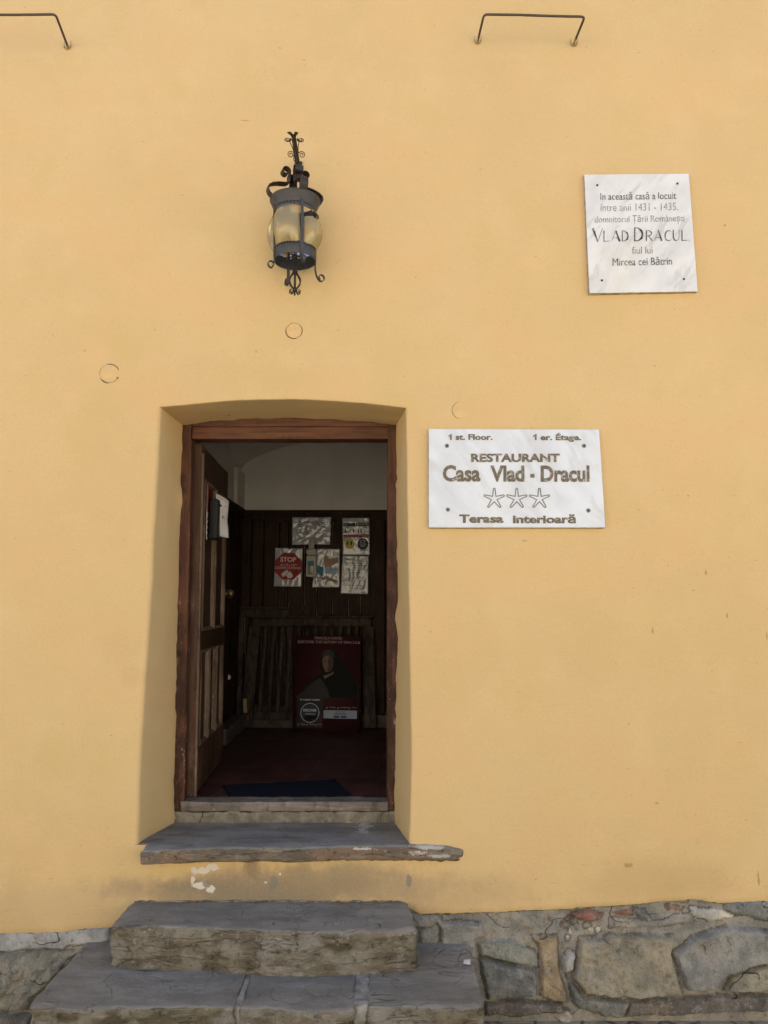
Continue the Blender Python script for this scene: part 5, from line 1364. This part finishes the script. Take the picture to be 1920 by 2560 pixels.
# flared cap ring
zr, zm_, zn0, zn1, zl0, zl1 = zz(975), zz(1015), zz(1096), zz(1142), zz(1560), zz(1700)
bm = bmesh.new()
bm_lathe(bm, [(RC-.012, zr-.002), (RC+.002, zr+.001), (RC+.003, zr-.004), (RC-.001, zm_+.008), (RC-.008, zm_-.012), (RN+.006, zn0+.012), (RN+.003, zn0), (RN, zn0-.010), (RN-.004, zn0-.010), (RN, zn0+.010), (RC-.016, zm_-.008), (RC-.010, zr-.006), (RC-.012, zr-.002)], 56)
fl('cap_ring', bm, M_IRON)
def band(name, za, zb_, r):
    bm = bmesh.new(); bm_lathe(bm, [(r, za), (r+.0015, za-.003), (r+.0015, zb_+.003), (r, zb_), (r-.003, zb_), (r-.003, za), (r, za)], 56); return fl(name, bm, M_IRON)
nb_ = band('neck_band', zn0+.004, zn1-.002, RN+.002); lb_ = band('lower_band', zl0, zl1, RN+.001)
def studs(parent, z, r, n, rad, mat):
    bm = bmesh.new()
    for k in range(n):
        a = 2*math.pi*(k+.5)/n; c = Vector((math.cos(a)*r, math.sin(a)*r, z)); nn = Vector((math.cos(a), math.sin(a), 0))
        disc_bm(bm, c, nn, rad, .0012, 10)
    o = fl('punched_holes', bm, mat, parent); return o
M_HOLE = flat('dark_hole', (.012, .012, .013), .9)
studs(nb_, zn0-.004, RN+.0030, 40, .0046, M_HOLE); studs(lb_, zl0-.012, RN+.0022, 40, .0046, M_HOLE)
# four bars that run on into scroll feet
PHI = [R(a) for a in (25, 115, 205, 295)]                 # measured from facing the street, clockwise seen from above
def pol(phi, r, z): return Vector((math.sin(phi)*r, -math.cos(phi)*r, z))
for k, ph in enumerate(PHI):
    bm = bmesh.new(); tang = Vector((math.cos(ph), math.sin(ph), 0)); rad_ = Vector((math.sin(ph), -math.cos(ph), 0))
    pts = [pol(ph, RN+.006, zn0+.01), pol(ph, RN+.007, zn1-.01), pol(ph, RN+.0065, lerp(zn1, zl0, .35)), pol(ph, RN+.006, lerp(zn1, zl0, .7)), pol(ph, RN+.006, zl0), pol(ph, RN+.005, zl1)]
    bm_strap(bm, pts, tang, .016, .004); b = fl('bar', bm, M_IRON)
    bm = bmesh.new()
    base = pol(ph, RN+.004, zl1+.004); ln = (1.0, 1.42, 1.30, 1.0)[k]; of = (.020, .034, .026, .016)[k]; V_ = lambda a, b: base+Vector((0, 0, a*ln))+rad_*b*of/.034
    pts = [base, V_(-.022, .001), V_(-.040, .006), V_(-.054, .016), V_(-.060, .028)]
    c = V_(-.060, .032)+Vector((0, 0, .020))
    sp = spiral(c, rad_, Vector((0, 0, 1)), .020, .010, R(-95), .95, 22)
    bm_strap(bm, pts+sp[1:], tang, .015, .0035); fl('scroll_foot', bm, M_IRON, b)
# amber glass panes, bulging between the bars
for k, ph in enumerate(PHI):
    ph2 = ph + math.pi/2; nu, nv = 24, 26; bm = bmesh.new(); g = {}
    broken = (k == 0)
    bulge = .046
    for i in range(nu+1):
        for j in range(nv+1):
            u, v = i/nu, j/nv; a = lerp(ph+.075, ph2-.075, u)
            prof = math.sin(math.pi*min(1, v*.96+.03))**.62; edge = (1-abs(2*u-1)**3.0)
            r = RN-.004 + bulge*prof*edge
            z = lerp(zl0-.006, zn1+.004, v)
            if broken and (v > .62+.10*math.sin(u*5+1)+.06*nz(u*6, 1, 2) and (v < .86+.05*nz(u*9, 4, 1) or u < .25)) : continue
            g[i, j] = bm.verts.new(pol(a, r, z))
    for i in range(nu):
        for j in range(nv):
            kk = [(i, j), (i+1, j), (i+1, j+1), (i, j+1)]
            if all(x in g for x in kk): bm.faces.new([g[x] for x in kk])
    o = fl('glass_pane', bm, M_GLASS, auto=60)
    if broken: o['label'] = 'broken amber pane with its upper part missing'
# crown: four straps that bow out, run in to a hub and curl over
for k, ph in enumerate(PHI):
    rad_ = Vector((math.sin(ph), -math.cos(ph), 0)); tang = Vector((math.cos(ph), math.sin(ph), 0)); bm = bmesh.new()
    zh = zz(690); P = [pol(ph, RC-.004, zr-.004), pol(ph, RC+.012, zr+.012), pol(ph, RC+.020, zr+.030), pol(ph, RC+.017, zr+.048), pol(ph, RC-.004, zr+.064), pol(ph, RC-.036, zr+.074), pol(ph, RC-.066, zr+.078), pol(ph, .044, zr+.082), pol(ph, .032, zr+.092), pol(ph, .028, zh+.004)]
    P = [q_ for q_ in P]
    c = pol(ph, .052, zh+.016); sp = spiral(c, rad_, Vector((0, 0, 1)), .023, .014, R(180), -.95, 18)
    bm_strap(bm, P[:-1]+sp, tang, .042, .0035); fl('crown_strap', bm, M_IRONB)
bm = bmesh.new(); bm_lathe(bm, [(.001, zz(705)), (.034, zz(705)), (.036, zz(700)), (.034, zz(694)), (.001, zz(694))], 20); fl('hub', bm, M_IRONB)
# chain links between arm and hub
def chain_link(cz, h, w, ang, name='chain_link'):
    bm = bmesh.new(); ex = Vector((math.cos(ang), math.sin(ang), 0)); P = []
    for k in range(20):
        a = 2*math.pi*k/20; x = math.cos(a)*w/2; z = math.sin(a)*w/2 + (h/2-w/2)*(1 if math.sin(a) > 0 else -1)
        P.append(ex*x+Vector((0, 0, cz+z)))
    bm_tube(bm, P, .0024, 7, True); fl(name, bm, M_IRONB)
ztop = HP.z - z0l; zhub = zz(700)
n_l = max(2, int(round((ztop-zhub)/.034))); hh = (ztop-zhub)/n_l
for k in range(n_l): chain_link(zhub+hh*(k+.5), hh+.009, .015, R(20) if k % 2 else R(95))
for k in range(2): chain_link(zhub-.020-.030*k, .036, .014, R(20) if k % 2 else R(80))
# lamp holder, stem and the iron bud below
bm = bmesh.new()
zs0, zs1 = zz(1640), zz(1850)
bm_lathe(bm, [(.001, zs0+.01), (.012, zs0+.008), (.014, zs0), (.008, zs0-.012), (.011, zs0-.018), (.010, zs0-.026), (.013, zs0-.036), (.012, zs1+.012), (.016, zs1), (.001, zs1-.002)], 18); fl('stem', bm, M_IRONB)
bm = bmesh.new()
for k in range(4):
    a = R(25+45+90*k); d = Vector((math.sin(a), -math.cos(a), 0)); bm_strap(bm, [Vector((0, 0, zs0+.004))+d*.010, Vector((0, 0, zl1+.012))+d*.06, Vector((0, 0, zl1+.010))+d*(RN-.002)], Vector((0, 0, 1)).cross(d), .007, .003)
fl('spokes', bm, M_IRONB)
zp0, zp1 = zz(1850), zz(2035)
for k in range(6):
    a = R(10+60*k); d = Vector((math.sin(a), -math.cos(a), 0)); t_ = Vector((math.cos(a), math.sin(a), 0)); bm = bmesh.new()
    P = [d*(.008+.024*math.sin(math.pi*i/10)**.9) + Vector((0, 0, lerp(zp0+.004, zp1, i/10))) for i in range(11)]
    e = P[-1]; sp = spiral(e+d*.014+Vector((0, 0, -.012)), d, Vector((0, 0, 1)), .012, .006, R(150), .9, 14)
    bm_strap(bm, P+sp, t_, .0085, .0025); fl('bud_strap', bm, M_IRONB)
bm = bmesh.new(); bm_lathe(bm, [(.001, zp1+.012), (.010, zp1+.008), (.012, zp1), (.009, zp1-.010), (.001, zp1-.014)], 14); fl('bud_knot', bm, M_IRONB)
# flex inside the lantern
bm = bmesh.new(); bm_tube(bm, [Vector((-.01, -.01, zs0)), Vector((-.03, -.03, zl1+.030)), Vector((-.055, -.02, zl1+.034)), Vector((-.075, .01, zl1+.018)), Vector((-.06, .05, zl1+.04))], .0014, 6); fl('flex', bm, M_IRONB)

# ------------------------------------------------------------------ the row of houses across the street (mirrored in the lantern, shades the lower wall)
oh = thing('opposite_house', 'pale house with a tiled roof across the street', 'house', (0, -11, GZ))
M_OPP = flat('pale_opposite_plaster', (.62, .55, .42), .9, var=.06, sc=2); M_ROOF = flat('roof_tiles', (.17, .075, .05), .9, var=.3, sc=25)
M_WIN = solid('window_glass_dark', (.03, .035, .04), .08)
bm = bmesh.new(); bm_box(bm, (0, -14.0, 2.9+GZ), (60, 6, 5.8)); finish('wall', bm, M_OPP, oh, False)
bm = bmesh.new()
pr = [(-10.6, 5.75), (-14, 8.9), (-17.4, 5.75)]
A = [bm.verts.new((-30.4, y, z+GZ)) for y, z in pr]; B = [bm.verts.new((30.4, y, z+GZ)) for y, z in pr]
bm.faces.new(A); bm.faces.new(B[::-1])
for i in range(3): bm.faces.new((A[i], B[i], B[(i+1) % 3], A[(i+1) % 3]))
bmesh.ops.recalc_face_normals(bm, faces=bm.faces); finish('roof', bm, M_ROOF, oh, False)
for x in range(-26, 28, 3):
    for z in (1.6, 4.3):
        bm = bmesh.new(); bm_box(bm, (x, -10.98, z+GZ), (1.0, .10, 1.4), bev=.02); w = finish('window', bm, M_WHITE, oh, False)
        bm = bmesh.new(); bm_box(bm, (x, -10.94, z+GZ), (.82, .06, 1.22)); finish('pane', bm, M_WIN, w, False)
